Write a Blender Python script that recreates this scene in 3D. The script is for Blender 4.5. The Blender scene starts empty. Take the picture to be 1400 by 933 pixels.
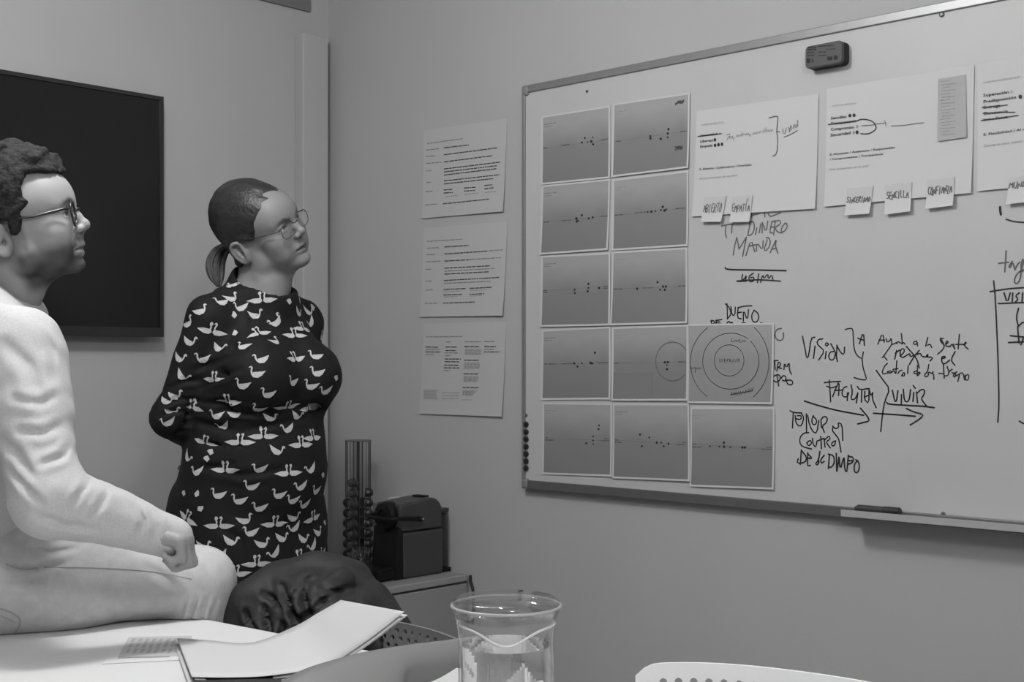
import bpy, math, random
import numpy as np
from mathutils import Vector, Matrix
from mathutils.bvhtree import BVHTree

# ------------------------------------------------------------------ camera
FPX = 1775.0                       # focal length in pixels of the 1400 px wide photograph
YAW = math.radians(46.7)           # camera axis, clockwise from +Y
HORIZON = 497.0
CAMZ = 1.20
FW = np.array([math.sin(YAW), math.cos(YAW), 0.0])
RT = np.array([math.cos(YAW), -math.sin(YAW), 0.0])
UP = np.array([0.0, 0.0, 1.0])
CAM = np.array([0.0, 0.0, CAMZ])
scene = bpy.context.scene
COL = scene.collection
cd = bpy.data.cameras.new('camera')
cam = bpy.data.objects.new('camera', cd); COL.objects.link(cam)
cam.location = (0, 0, CAMZ)
cam.rotation_euler = (math.pi/2, 0, -YAW)
cd.sensor_width = 36.0
cd.lens = FPX*36.0/1400.0
cd.shift_y = (HORIZON-466.5)/1400.0
cd.clip_start = 0.02
scene.camera = cam

# ------------------------------------------------------------------ light
world = bpy.data.worlds.new('world'); scene.world = world
world.use_nodes = True
bg = world.node_tree.nodes['Background']
bg.inputs[0].default_value = (1, 1, 1, 1); bg.inputs[1].default_value = 0.9
def area(name, loc, size, sizey, power, target=None):
    l = bpy.data.lights.new(name, 'AREA'); l.shape = 'RECTANGLE'
    l.size = size; l.size_y = sizey; l.energy = power
    o = bpy.data.objects.new(name, l); COL.objects.link(o); o.location = loc
    if target is not None:
        o.rotation_euler = (Vector(target)-Vector(loc)).to_track_quat('-Z', 'Y').to_euler()
    return o
def globe(name, loc, radius, power):
    l = bpy.data.lights.new(name, 'POINT'); l.shadow_soft_size = radius; l.energy = power
    o = bpy.data.objects.new(name, l); COL.objects.link(o); o.location = loc
    return o
globe('globe_lamp_light', (1.06, 1.88, 2.48), 0.11, 58)
globe('globe_lamp_light', (0.10, -0.5, 2.40), 0.16, 70)
vs = scene.view_settings
vs.view_transform = 'Standard'; vs.look = 'None'; vs.exposure = -0.06; vs.gamma = 1.0
vs.use_curve_mapping = False

# ------------------------------------------------------------------ geometry from the photograph
XR = 2.874        # right wall (whiteboard wall)
YB = 3.594        # back wall (television wall)
XB = XR-0.022     # face of the whiteboard
TZ = 0.74         # table top
def ray(x, y):
    return FW + RT*((x-700.0)/FPX) + UP*((HORIZON-y)/FPX)
def P(x, y, d):
    return CAM + ray(x, y)*d
def onX(x, y, X=XR):
    r = ray(x, y); return CAM + r*(X/r[0])
def onY(x, y, Y=YB):
    r = ray(x, y); return CAM + r*(Y/r[1])
def onZ(x, y, Z=TZ):
    r = ray(x, y); return CAM + r*((Z-CAMZ)/r[2])

# ------------------------------------------------------------------ materials
MATS = {}
def mat(name, v, rough=0.55, spec=0.4, var=0.0, vscale=20.0, bump=0.0, bscale=60.0, metal=0.0, tone=False,
        detail=3.0, stretch=None, coat=0.0):
    if name in MATS: return MATS[name]
    m = bpy.data.materials.new(name); m.use_nodes = True
    nt = m.node_tree; N = nt.nodes; L = nt.links
    b = N['Principled BSDF']
    b.inputs['Roughness'].default_value = rough
    b.inputs['Specular IOR Level'].default_value = spec
    b.inputs['Metallic'].default_value = metal
    b.inputs['Coat Weight'].default_value = coat
    b.inputs['Base Color'].default_value = (v, v, v, 1)
    tc = N.new('ShaderNodeTexCoord')
    src = tc.outputs['Object']
    if stretch:
        mp = N.new('ShaderNodeMapping'); mp.inputs['Scale'].default_value = stretch
        L.new(src, mp.inputs['Vector']); src = mp.outputs['Vector']
    if tone:
        at = N.new('ShaderNodeAttribute'); at.attribute_name = 'tone'
        col = at.outputs['Color']
    else:
        col = None
    if var > 0:
        nz = N.new('ShaderNodeTexNoise'); nz.inputs['Scale'].default_value = vscale
        nz.inputs['Detail'].default_value = detail
        L.new(src, nz.inputs['Vector'])
        mr = N.new('ShaderNodeMapRange')
        mr.inputs['From Min'].default_value = 0.25; mr.inputs['From Max'].default_value = 0.75
        mr.inputs['To Min'].default_value = 1-var; mr.inputs['To Max'].default_value = 1+var
        L.new(nz.outputs['Fac'], mr.inputs['Value'])
        mx = N.new('ShaderNodeMix'); mx.data_type = 'RGBA'; mx.blend_type = 'MULTIPLY'
        mx.inputs['Factor'].default_value = 1.0
        if col is not None: L.new(col, mx.inputs['A'])
        else: mx.inputs['A'].default_value = (v, v, v, 1)
        L.new(mr.outputs['Result'], mx.inputs['B'])
        col = mx.outputs['Result']
    if col is not None: L.new(col, b.inputs['Base Color'])
    if bump > 0:
        nb = N.new('ShaderNodeTexNoise'); nb.inputs['Scale'].default_value = bscale
        nb.inputs['Detail'].default_value = 4.0
        L.new(src, nb.inputs['Vector'])
        bp = N.new('ShaderNodeBump'); bp.inputs['Strength'].default_value = bump
        bp.inputs['Distance'].default_value = 0.01
        L.new(nb.outputs['Fac'], bp.inputs['Height'])
        L.new(bp.outputs['Normal'], b.inputs['Normal'])
    MATS[name] = m
    return m

def thin_glass(name, tint=0.95, refl=1.5):
    if name in MATS: return MATS[name]
    m = bpy.data.materials.new(name); m.use_nodes = True
    nt = m.node_tree; N = nt.nodes; L = nt.links
    N.remove(N['Principled BSDF'])
    tr = N.new('ShaderNodeBsdfTransparent'); tr.inputs[0].default_value = (tint, tint, tint, 1)
    gl = N.new('ShaderNodeBsdfGlossy'); gl.inputs['Roughness'].default_value = 0.02
    lw = N.new('ShaderNodeLayerWeight'); lw.inputs['Blend'].default_value = 0.5
    pw = N.new('ShaderNodeMath'); pw.operation = 'POWER'; pw.inputs[1].default_value = 4.0
    L.new(lw.outputs['Facing'], pw.inputs[0])
    fr = N.new('ShaderNodeMath'); fr.operation = 'MULTIPLY_ADD'; fr.inputs[1].default_value = 0.75; fr.inputs[2].default_value = (refl-1)**2/(refl+1)**2
    L.new(pw.outputs[0], fr.inputs[0])
    mx = N.new('ShaderNodeMixShader')
    L.new(fr.outputs[0], mx.inputs[0]); L.new(tr.outputs[0], mx.inputs[1]); L.new(gl.outputs[0], mx.inputs[2])
    L.new(mx.outputs[0], N['Material Output'].inputs['Surface'])
    MATS[name] = m
    return m
def solid_glass(name, ior=1.45, tint=1.0, rough=0.0):
    if name in MATS: return MATS[name]
    m = bpy.data.materials.new(name); m.use_nodes = True
    b = m.node_tree.nodes['Principled BSDF']
    b.inputs['Base Color'].default_value = (tint, tint, tint, 1)
    b.inputs['Transmission Weight'].default_value = 1.0
    b.inputs['Roughness'].default_value = rough
    b.inputs['IOR'].default_value = ior
    MATS[name] = m
    return m
def gradient_print(name, top, bottom):
    """printed sheet: ink gradient from top to bottom of the page (UV v)"""
    m = bpy.data.materials.new(name); m.use_nodes = True
    nt = m.node_tree; N = nt.nodes; L = nt.links
    b = N['Principled BSDF']; b.inputs['Roughness'].default_value = 0.45
    tc = N.new('ShaderNodeTexCoord'); sp = N.new('ShaderNodeSeparateXYZ')
    L.new(tc.outputs['UV'], sp.inputs[0])
    nz = N.new('ShaderNodeTexNoise'); nz.inputs['Scale'].default_value = 3.0
    L.new(tc.outputs['UV'], nz.inputs['Vector'])
    ad = N.new('ShaderNodeMath'); ad.operation = 'MULTIPLY_ADD'; ad.inputs[1].default_value = 0.25; 
    L.new(nz.outputs['Fac'], ad.inputs[0]); L.new(sp.outputs['Y'], ad.inputs[2])
    cr = N.new('ShaderNodeValToRGB')
    e = cr.color_ramp.elements
    e[0].position = 0.18; e[0].color = (bottom, bottom, bottom, 1)
    e[1].position = 1.05; e[1].color = (top, top, top, 1)
    mid = cr.color_ramp.elements.new(0.60); v = bottom*0.85+top*0.15; mid.color = (v, v, v, 1)
    L.new(ad.outputs[0], cr.inputs[0]); L.new(cr.outputs[0], b.inputs['Base Color'])
    return m

# ------------------------------------------------------------------ object helpers
def tag(o, label=None, cat=None, group=None, kind=None):
    if label: o['label'] = label
    if cat: o['category'] = cat
    if group: o['group'] = group
    if kind: o['kind'] = kind
    return o
def empty(name, loc, label=None, cat=None, group=None):
    o = bpy.data.objects.new(name, None); COL.objects.link(o)
    o.empty_display_size = 0.05
    o.location = tuple(float(c) for c in loc)
    return tag(o, label, cat, group)
def wloc(o):
    v = np.zeros(3)
    while o is not None:
        v = v+np.array(o.location[:]); o = o.parent
    return v
def mk(name, V, Fc, m, parent=None, smooth=False, origin=None, solid=0.0, bevel=0.0, bseg=2, uv=None, autosmooth=None):
    """one mesh object; V are world coordinates"""
    V = np.asarray(V, dtype=np.float64).reshape(-1, 3)
    base = wloc(parent) if parent is not None else np.zeros(3)
    if parent is None:
        if origin is None:
            origin = np.array([(V[:, 0].min()+V[:, 0].max())/2, (V[:, 1].min()+V[:, 1].max())/2, V[:, 2].min()])
        off = np.asarray(origin, float)
    elif origin is not None:
        off = np.asarray(origin, float)
    else:
        off = base
    me = bpy.data.meshes.new(name)
    Lc = V-off
    if isinstance(Fc, np.ndarray):
        n = Fc.shape[1]; nf = Fc.shape[0]
        me.vertices.add(len(Lc)); me.vertices.foreach_set('co', Lc.astype(np.float32).ravel())
        me.loops.add(nf*n); me.loops.foreach_set('vertex_index', Fc.astype(np.int32).ravel())
        me.polygons.add(nf)
        me.polygons.foreach_set('loop_start', np.arange(0, nf*n, n, dtype=np.int32))
        me.polygons.foreach_set('loop_total', np.full(nf, n, dtype=np.int32))
        me.update(calc_edges=True)
    else:
        me.from_pydata([tuple(p) for p in Lc.tolist()], [], [tuple(int(i) for i in f) for f in Fc])
        me.update()
    if uv is not None:
        ul = me.uv_layers.new(name='UVMap')
        li = np.zeros(len(me.loops), dtype=np.int32); me.loops.foreach_get('vertex_index', li)
        ul.data.foreach_set('uv', np.asarray(uv, dtype=np.float32)[li].ravel())
    if m is not None: me.materials.append(m)
    if smooth:
        me.polygons.foreach_set('use_smooth', np.ones(len(me.polygons), dtype=bool))
    o = bpy.data.objects.new(name, me); COL.objects.link(o)
    if parent is not None:
        o.parent = parent; o.location = tuple(off-base)
    else:
        o.location = tuple(off)
    if solid:
        s = o.modifiers.new('solid', 'SOLIDIFY'); s.thickness = solid; s.offset = 0
    if bevel:
        b = o.modifiers.new('bevel', 'BEVEL'); b.width = bevel; b.segments = bseg; b.limit_method = 'ANGLE'
        b.angle_limit = math.radians(40)
    return o
BOXF = [(0, 3, 2, 1), (4, 5, 6, 7), (0, 1, 5, 4), (1, 2, 6, 5), (2, 3, 7, 6), (3, 0, 4, 7)]
def boxv(x0, x1, y0, y1, z0, z1):
    return [(x0, y0, z0), (x1, y0, z0), (x1, y1, z0), (x0, y1, z0), (x0, y0, z1), (x1, y0, z1), (x1, y1, z1), (x0, y1, z1)]
class MB:
    def __init__(s): s.v = []; s.f = []
    def add(s, V, Fc):
        n = len(s.v); s.v += [tuple(p) for p in V]; s.f += [tuple(i+n for i in f) for f in Fc]; return s
    def box(s, *a): return s.add(boxv(*a), BOXF)
    def tube(s, pts, r, n=8, cap=True, closed=False):
        pts = [np.asarray(p, float) for p in pts]; m = len(pts)
        rs = r if hasattr(r, '__len__') else [r]*m
        up0 = None; rings = []
        for i, p in enumerate(pts):
            if closed: d = pts[(i+1) % m]-pts[i-1]
            else: d = pts[min(i+1, m-1)]-pts[max(i-1, 0)]
            d = d/(np.linalg.norm(d)+1e-12)
            if up0 is None:
                up0 = np.array([0, 0, 1.0]) if abs(d[2]) < .9 else np.array([1.0, 0, 0])
            a = up0-d*np.dot(up0, d); a /= np.linalg.norm(a)+1e-12; up0 = a
            b = np.cross(d, a)
            rings.append([p+rs[i]*(a*math.cos(2*math.pi*k/n)+b*math.sin(2*math.pi*k/n)) for k in range(n)])
        V = [q for rg in rings for q in rg]; Fc = []
        for i in range(m if closed else m-1):
            j = (i+1) % m
            for k in range(n):
                Fc.append((i*n+k, i*n+(k+1) % n, j*n+(k+1) % n, j*n+k))
        if cap and not closed:
            Fc.append(tuple(range(n))[::-1]); Fc.append(tuple((m-1)*n+k for k in range(n)))
        return s.add(V, Fc)
    def lathe(s, c, prof, n=32, axis=(0, 0, 1), cap=True):
        """prof: list of (radius, height)"""
        ax = np.asarray(axis, float); ax /= np.linalg.norm(ax)
        t = np.array([1.0, 0, 0]) if abs(ax[0]) < .9 else np.array([0, 1.0, 0])
        a = t-ax*np.dot(t, ax); a /= np.linalg.norm(a); b = np.cross(ax, a); c = np.asarray(c, float)
        V = []; Fc = []
        for r, h in prof:
            for k in range(n):
                w = 2*math.pi*k/n
                V.append(c+ax*h+r*(a*math.cos(w)+b*math.sin(w)))
        m = len(prof)
        for i in range(m-1):
            for k in range(n):
                Fc.append((i*n+k, i*n+(k+1) % n, (i+1)*n+(k+1) % n, (i+1)*n+k))
        if cap:
            if prof[0][0] > 1e-6: Fc.append(tuple(range(n))[::-1])
            if prof[-1][0] > 1e-6: Fc.append(tuple((m-1)*n+k for k in range(n)))
        return s.add(V, Fc)
    def prism(s, poly, lo, hi, axis):
        """poly: list of 2D points, extruded between lo and hi along axis 0/1/2"""
        n = len(poly); V = []
        for t in (lo, hi):
            for p in poly:
                q = list(p); q.insert(axis, t); V.append(tuple(q))
        Fc = [tuple(range(n))[::-1], tuple(range(n, 2*n))]
        for k in range(n): Fc.append((k, (k+1) % n, n+(k+1) % n, n+k))
        return s.add(V, Fc)
    def build(s, name, m, parent=None, **kw): return mk(name, s.v, s.f, m, parent, **kw)
def smooth_pts(pts, it=2):
    for _ in range(it):
        if len(pts) < 3: return pts
        q = [pts[0]]
        for a, b in zip(pts[:-1], pts[1:]):
            a = np.asarray(a, float); b = np.asarray(b, float)
            q += [a*.75+b*.25, a*.25+b*.75]
        q.append(pts[-1]); pts = q
    return pts
def copy_tree(o, parent=None):
    c = o.copy(); COL.objects.link(c); c.parent = parent
    for ch in list(o.children): copy_tree(ch, c)
    return c
def rounded(w, h, r, n=5):
    pts = []
    for cx, cy, a0 in ((w/2-r, h/2-r, 0), (-w/2+r, h/2-r, 90), (-w/2+r, -h/2+r, 180), (w/2-r, -h/2+r, 270)):
        for k in range(n+1):
            a = math.radians(a0+90*k/n); pts.append((cx+r*math.cos(a), cy+r*math.sin(a)))
    return pts

# ------------------------------------------------------------------ implicit surfaces (bodies, clothes, hair)
def axis_coords(lo, hi, coarse, fine=None, step=None):
    if fine is None: return np.arange(lo, hi+coarse, coarse).astype(np.float32)
    a = np.arange(lo, fine[0], coarse); b = np.arange(fine[0], fine[1], step); c = np.arange(fine[1], hi+coarse, coarse)
    return np.concatenate([a, b, c]).astype(np.float32)
class SDF:
    M = 0.06
    def __init__(s, ax): s.ax = ax; s.D = np.full([len(a) for a in ax], 0.2, np.float32)
    def sub(s, lo, hi):
        sl = []; g = []
        for i in range(3):
            a = max(int(np.searchsorted(s.ax[i], lo[i]-s.M))-1, 0)
            b = min(int(np.searchsorted(s.ax[i], hi[i]+s.M))+1, len(s.ax[i]))
            sl.append(slice(a, b)); sh = [1, 1, 1]; sh[i] = max(b-a, 0); g.append(s.ax[i][a:b].reshape(sh))
        return tuple(sl), g
    def put(s, sl, d, k, op):
        A = s.D[sl]
        if A.size == 0: return
        if op == 'add':
            h = np.maximum(k-np.abs(A-d), 0)/k
            s.D[sl] = np.minimum(A, d)-h*h*k*0.25
        elif op == 'sub':
            d = -d; h = np.maximum(k-np.abs(A-d), 0)/k
            s.D[sl] = np.maximum(A, d)+h*h*k*0.25
        elif op == 'and':
            h = np.maximum(k-np.abs(A-d), 0)/k
            s.D[sl] = np.maximum(A, d)+h*h*k*0.25
    def rc(s, a, b, ra, rb, k=0.02, op='add'):
        a = np.asarray(a, float); b = np.asarray(b, float); R = max(ra, rb)
        sl, g = s.sub(np.minimum(a, b)-R, np.maximum(a, b)+R)
        v = b-a; vv = float(v@v)+1e-12
        dx, dy, dz = g[0]-np.float32(a[0]), g[1]-np.float32(a[1]), g[2]-np.float32(a[2])
        t = np.clip((dx*np.float32(v[0])+dy*np.float32(v[1])+dz*np.float32(v[2]))/np.float32(vv), 0, 1)
        d = np.sqrt((dx-t*np.float32(v[0]))**2+(dy-t*np.float32(v[1]))**2+(dz-t*np.float32(v[2]))**2)-(np.float32(ra)+np.float32(rb-ra)*t)
        s.put(sl, d, k, op)
    def chain(s, pts, rs, k=0.02, op='add'):
        for i in range(len(pts)-1): s.rc(pts[i], pts[i+1], rs[i], rs[i+1], k, op)
    def el(s, c, r, R=None, k=0.02, op='add'):
        c = np.asarray(c, float); R = np.eye(3) if R is None else np.asarray(R, float)
        ext = np.sqrt(((R*np.asarray(r))**2).sum(1))
        sl, g = s.sub(c-ext, c+ext)
        q = [g[i]-np.float32(c[i]) for i in range(3)]
        l = [q[0]*np.float32(R[0, j])+q[1]*np.float32(R[1, j])+q[2]*np.float32(R[2, j]) for j in range(3)]
        k0 = np.sqrt(sum((l[j]/np.float32(r[j]))**2 for j in range(3)))
        k1 = np.sqrt(sum((l[j]/np.float32(r[j]**2))**2 for j in range(3)))+1e-9
        s.put(sl, k0*(k0-1)/k1, k, op)
    def loft(s, lv, xd, yd, c0, k=0.02, op='add'):
        """lv rows: z, cx, cy, half depth, half width; xd, yd: 2D axes in the ground plane; c0: ground centre"""
        lv = np.asarray(lv, float); zz = lv[:, 0]
        zf = np.linspace(zz[0], zz[-1], 200)
        t = [np.interp(zf, zz, lv[:, j]) for j in range(1, 5)]
        ker = np.ones(15)/15
        t = [np.convolve(np.pad(q, 7, 'edge'), ker, 'valid') for q in t]
        R = lv[:, 3:].max()+np.abs(lv[:, 1:3]).max()
        sl, g = s.sub(np.array([c0[0]-R, c0[1]-R, zz[0]]), np.array([c0[0]+R, c0[1]+R, zz[-1]]))
        Z = g[2].ravel()
        cx, cy, b, a = [np.interp(Z, zf, q).astype(np.float32).reshape(1, 1, -1) for q in t]
        X = g[0]-np.float32(c0[0]); Y = g[1]-np.float32(c0[1])
        lx = X*np.float32(xd[0])+Y*np.float32(xd[1])-cx; ly = X*np.float32(yd[0])+Y*np.float32(yd[1])-cy
        k0 = np.sqrt((lx/b)**2+(ly/a)**2)
        k1 = np.sqrt((lx/b**2)**2+(ly/a**2)**2)+1e-9
        d = k0*(k0-1)/k1
        d = np.maximum(d, np.maximum(np.float32(zz[0])-g[2], g[2]-np.float32(zz[-1])))
        s.put(sl, d.astype(np.float32), k, op)
    def noise(s, amp, freq, seed=0, n=6, aniso=(1, 1, 1)):
        rng = np.random.RandomState(seed); m = np.abs(s.D) < 0.05
        idx = np.nonzero(m)
        p = np.stack([s.ax[i][idx[i]]*aniso[i] for i in range(3)], 1)
        acc = np.zeros(len(p), np.float32)
        for _ in range(n):
            w = rng.normal(size=3); w = w/np.linalg.norm(w)*freq*rng.uniform(.6, 1.6)
            acc += np.sin(p@w.astype(np.float32)+rng.uniform(0, 6.28)).astype(np.float32)
        s.D[idx] += (acc*(amp/math.sqrt(n))).astype(np.float32)
    def mesh(s, smooth=1):
        D = s.D; ax = s.ax; S = D < 0
        S8 = S.astype(np.uint8)
        cnt = np.zeros([n-1 for n in D.shape], np.uint8)
        for i in (0, 1):
            for j in (0, 1):
                for k in (0, 1):
                    cnt += S8[i:D.shape[0]-1+i, j:D.shape[1]-1+j, k:D.shape[2]-1+k]
        I = np.nonzero((cnt > 0) & (cnt < 8)); n = len(I[0])
        vid = np.full(cnt.shape, -1, np.int32); vid[I] = np.arange(n)
        acc = np.zeros((n, 3)); w = np.zeros(n)
        co = {}
        for c in [(i, j, k) for i in (0, 1) for j in (0, 1) for k in (0, 1)]:
            co[c] = D[I[0]+c[0], I[1]+c[1], I[2]+c[2]]
        for c in co:
            for axn in range(3):
                if c[axn]: continue
                e = list(c); e[axn] = 1; e = tuple(e)
                A = co[c]; B = co[e]; x = (A < 0) != (B < 0)
                t = np.where(x, A/np.where(A-B == 0, 1e-9, A-B), 0)
                for q in range(3):
                    p0 = ax[q][I[q]+c[q]]
                    if q == axn: p0 = p0+t*(ax[q][I[q]+1]-ax[q][I[q]])
                    acc[:, q] += np.where(x, p0, 0)
                w += x
        V = acc/w[:, None]
        Q = []
        for axn in range(3):
            b1, b2 = [(1, 2), (2, 0), (0, 1)][axn]
            sl0 = [slice(1, -1)]*3; sl1 = [slice(1, -1)]*3
            sl0[axn] = slice(0, -1); sl1[axn] = slice(1, None)
            x = S[tuple(sl0)] != S[tuple(sl1)]
            J = list(np.nonzero(x))
            inside = S[tuple(sl0)][tuple(J)]
            for q in (b1, b2): J[q] = J[q]+1
            def cell(d1, d2):
                K = list(J); K[b1] = K[b1]-d1; K[b2] = K[b2]-d2
                return vid[tuple(K)]
            q4 = np.stack([cell(0, 0), cell(1, 0), cell(1, 1), cell(0, 1)], 1)
            q4 = np.where(inside[:, None], q4, q4[:, ::-1])
            Q.append(q4)
        Q = np.concatenate(Q); Q = Q[(Q >= 0).all(1)]
        if smooth:
            E = np.concatenate([Q[:, [0, 1]], Q[:, [1, 2]], Q[:, [2, 3]], Q[:, [3, 0]]])
            deg = np.bincount(E[:, 0], minlength=n)+np.bincount(E[:, 1], minlength=n)
            for it in range(smooth):
                for lam in (0.5, -0.52):
                    a = np.zeros_like(V)
                    for q in range(3):
                        a[:, q] = np.bincount(E[:, 0], V[E[:, 1], q], n)+np.bincount(E[:, 1], V[E[:, 0], q], n)
                    V = V+lam*(a/np.maximum(deg, 1)[:, None]-V)
        return V, Q.astype(np.int32)
def add_tone(o, tone):
    at = o.data.color_attributes.new('tone', 'FLOAT_COLOR', 'POINT')
    c = np.ones((len(tone), 4), np.float32); c[:, :3] = np.asarray(tone, np.float32)[:, None]
    at.data.foreach_set('color', c.ravel())
def poly_sdf(px, py, poly):
    d = np.full(px.shape, 1e9, np.float32); s = np.ones(px.shape, np.float32); n = len(poly)
    for i in range(n):
        ax_, ay = poly[i]; bx, by = poly[i-1]
        ex, ey = bx-ax_, by-ay; wx, wy = px-ax_, py-ay
        t = np.clip((wx*ex+wy*ey)/(ex*ex+ey*ey), 0, 1)
        d = np.minimum(d, (wx-ex*t)**2+(wy-ey*t)**2)
        c1 = py >= ay; c2 = py < by; c3 = ex*wy > ey*wx
        flip = (c1 & c2 & c3) | (~c1 & ~c2 & ~c3)
        s = np.where(flip, -s, s)
    return s*np.sqrt(d)
def vnoise(V, freq, seed, n=8):
    rng = np.random.RandomState(seed); acc = np.zeros(len(V))
    for _ in range(n):
        w = rng.normal(size=3); w = w/np.linalg.norm(w)*freq*rng.uniform(.5, 1.8)
        acc += np.sin(V@w+rng.uniform(0, 6.28))
    return acc/math.sqrt(n)
def crease(V, lines, toward=None):
    """press soft folds into the side of a garment: polylines as seen in the photograph, (points, width px, depth m)"""
    d = V-CAM; z = d@FW; px = 700+FPX*(d@RT)/z; py = HORIZON-FPX*d[:, 2]/z
    front = z < np.inf if toward is None else z < toward
    acc = np.zeros(len(V))
    for pts, w, dep in lines:
        best = np.full(len(V), 1e9); sgn = np.zeros(len(V)); tt = np.zeros(len(V)); n = len(pts)-1
        for i in range(n):
            a = np.array(pts[i], float); b = np.array(pts[i+1], float); v = b-a
            t = ((px-a[0])*v[0]+(py-a[1])*v[1])/(v@v); tc = np.clip(t, 0, 1)
            ex = px-(a[0]+tc*v[0]); ey = py-(a[1]+tc*v[1]); dd = np.hypot(ex, ey)
            m = dd < best; best = np.where(m, dd, best); sgn = np.where(m, np.sign(v[0]*ey-v[1]*ex), sgn); tt = np.where(m, (i+tc)/n, tt)
        sd_ = best*sgn; fade = np.sin(np.pi*np.clip(.12+.76*tt, 0, 1))
        acc += dep*fade*(-np.exp(-(sd_/w)**2)+.7*np.exp(-((sd_-1.9*w)/(1.2*w))**2)+.45*np.exp(-((sd_+1.9*w)/(1.2*w))**2))*(np.exp(-np.maximum(best-3*w, 0)**2/w**2))
    out = V.copy(); out[front] -= FW*acc[front][:, None]
    return out

# ------------------------------------------------------------------ the room
M_wall = mat('painted_wall', 0.42, 0.75, 0.25, var=0.02, vscale=3, bump=0.04, bscale=180)
M_ceil = mat('ceiling_paint', 0.75, 0.8, 0.2, var=0.02, vscale=3)
M_floor = mat('floor_lino', 0.25, 0.4, 0.4, var=0.08, vscale=6)
M_white = mat('white_paint', 0.42, 0.6, 0.3, var=0.02, vscale=5)
X0, Y0, ZC = -2.0, -1.4, 2.7
def structure(name, *b, m=None):
    o = MB().box(*b).build(name, m); o['kind'] = 'structure'; return o
structure('floor', X0-.1, XR+.1, Y0-.1, YB+.1, -0.1, 0, m=M_floor)
structure('ceiling', X0-.1, XR+.1, Y0-.1, YB+.1, ZC, ZC+.1, m=M_ceil)
structure('wall_right', XR, XR+.1, Y0-.1, YB+.1, 0, ZC, m=M_wall)
structure('wall_back', X0-.1, XR, YB, YB+.1, 0, ZC, m=M_wall)
structure('wall_front', X0-.1, XR, Y0-.1, Y0, 0, ZC, m=M_wall)
# left wall with a window opening
wl = MB()
WY0, WY1, WZ0, WZ1 = -0.6, 1.5, 0.95, 2.25
wl.box(X0-.1, X0, Y0, WY0, 0, ZC).box(X0-.1, X0, WY1, YB, 0, ZC).box(X0-.1, X0, WY0, WY1, 0, WZ0).box(X0-.1, X0, WY0, WY1, WZ1, ZC)
o = wl.build('wall_left', M_wall); o['kind'] = 'structure'
wf = empty('window_1', (X0-.05, (WY0+WY1)/2, WZ0)); wf['kind'] = 'structure'
fr = MB()
for a in ((WY0, WY0+.05), (WY1-.05, WY1), ((WY0+WY1)/2-.03, (WY0+WY1)/2+.03)): fr.box(X0-.08, X0-.03, a[0], a[1], WZ0, WZ1)
for a in ((WZ0, WZ0+.05), (WZ1-.05, WZ1)): fr.box(X0-.08, X0-.03, WY0, WY1, a[0], a[1])
fr.build('window_frame', M_white, wf)
MB().box(X0-.058, X0-.052, WY0+.05, WY1-.05, WZ0+.05, WZ1-.05).build('pane', thin_glass('window_glass'), wf)
# baseboards
M_base = mat('baseboard_paint', 0.4, 0.5, 0.3)
structure('baseboard_right', XR-.012, XR, Y0, 2.87, 0, 0.08, m=M_base)
structure('baseboard_back', X0, 2.49, YB-.012, YB, 0, 0.08, m=M_base)
# white boxed-in trunking in the corner
bl = onY(403, 40)
xl = bl[0]
r_ = ray(414.5, 60)
yf = xl*r_[1]/r_[0]                # front plane of the trunking: where its front edge is seen at x = 414.5
zt = CAMZ+(HORIZON-44)/FPX*(FW@np.array([xl, yf, 0]))
rr_ = ray(449, 60); xr_ = yf*rr_[0]/rr_[1]
tr = MB().box(xl, xr_, yf, YB, 0.0, zt)
o = tr.build('trim_1', M_wall, bevel=0.004); o['kind'] = 'structure'
# ventilation grille, top of the back wall
g1 = onY(422, 17); 
vx1 = g1[0]; vz0 = g1[2]; vx0 = vx1-0.46; vz1 = vz0+0.22
vent = empty('ventilation_grille', (vx0+.23, YB, vz0), 'grey ventilation grille high on the back wall above the corner trunking', 'vent')
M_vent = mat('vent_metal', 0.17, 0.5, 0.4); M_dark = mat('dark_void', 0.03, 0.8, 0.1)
fw_ = 0.035
vf = MB().box(vx0, vx1, YB-.012, YB-.001, vz0, vz0+fw_).box(vx0, vx1, YB-.012, YB-.001, vz1-fw_, vz1).box(vx0, vx0+fw_, YB-.012, YB-.001, vz0+fw_, vz1-fw_).box(vx1-fw_, vx1, YB-.012, YB-.001, vz0+fw_, vz1-fw_)
vf.build('frame', M_vent, vent)
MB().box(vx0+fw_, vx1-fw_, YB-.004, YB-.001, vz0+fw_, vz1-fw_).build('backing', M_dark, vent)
for i in range(7):
    z = vz0+fw_+.012+i*.02
    MB().add([(vx0+fw_, YB-.011, z), (vx1-fw_, YB-.011, z), (vx1-fw_, YB-.005, z+.012), (vx0+fw_, YB-.005, z+.012),
              (vx0+fw_, YB-.010, z-.002), (vx1-fw_, YB-.010, z-.002), (vx1-fw_, YB-.004, z+.010), (vx0+fw_, YB-.004, z+.010)], BOXF).build('slat', M_vent, vent)

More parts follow.
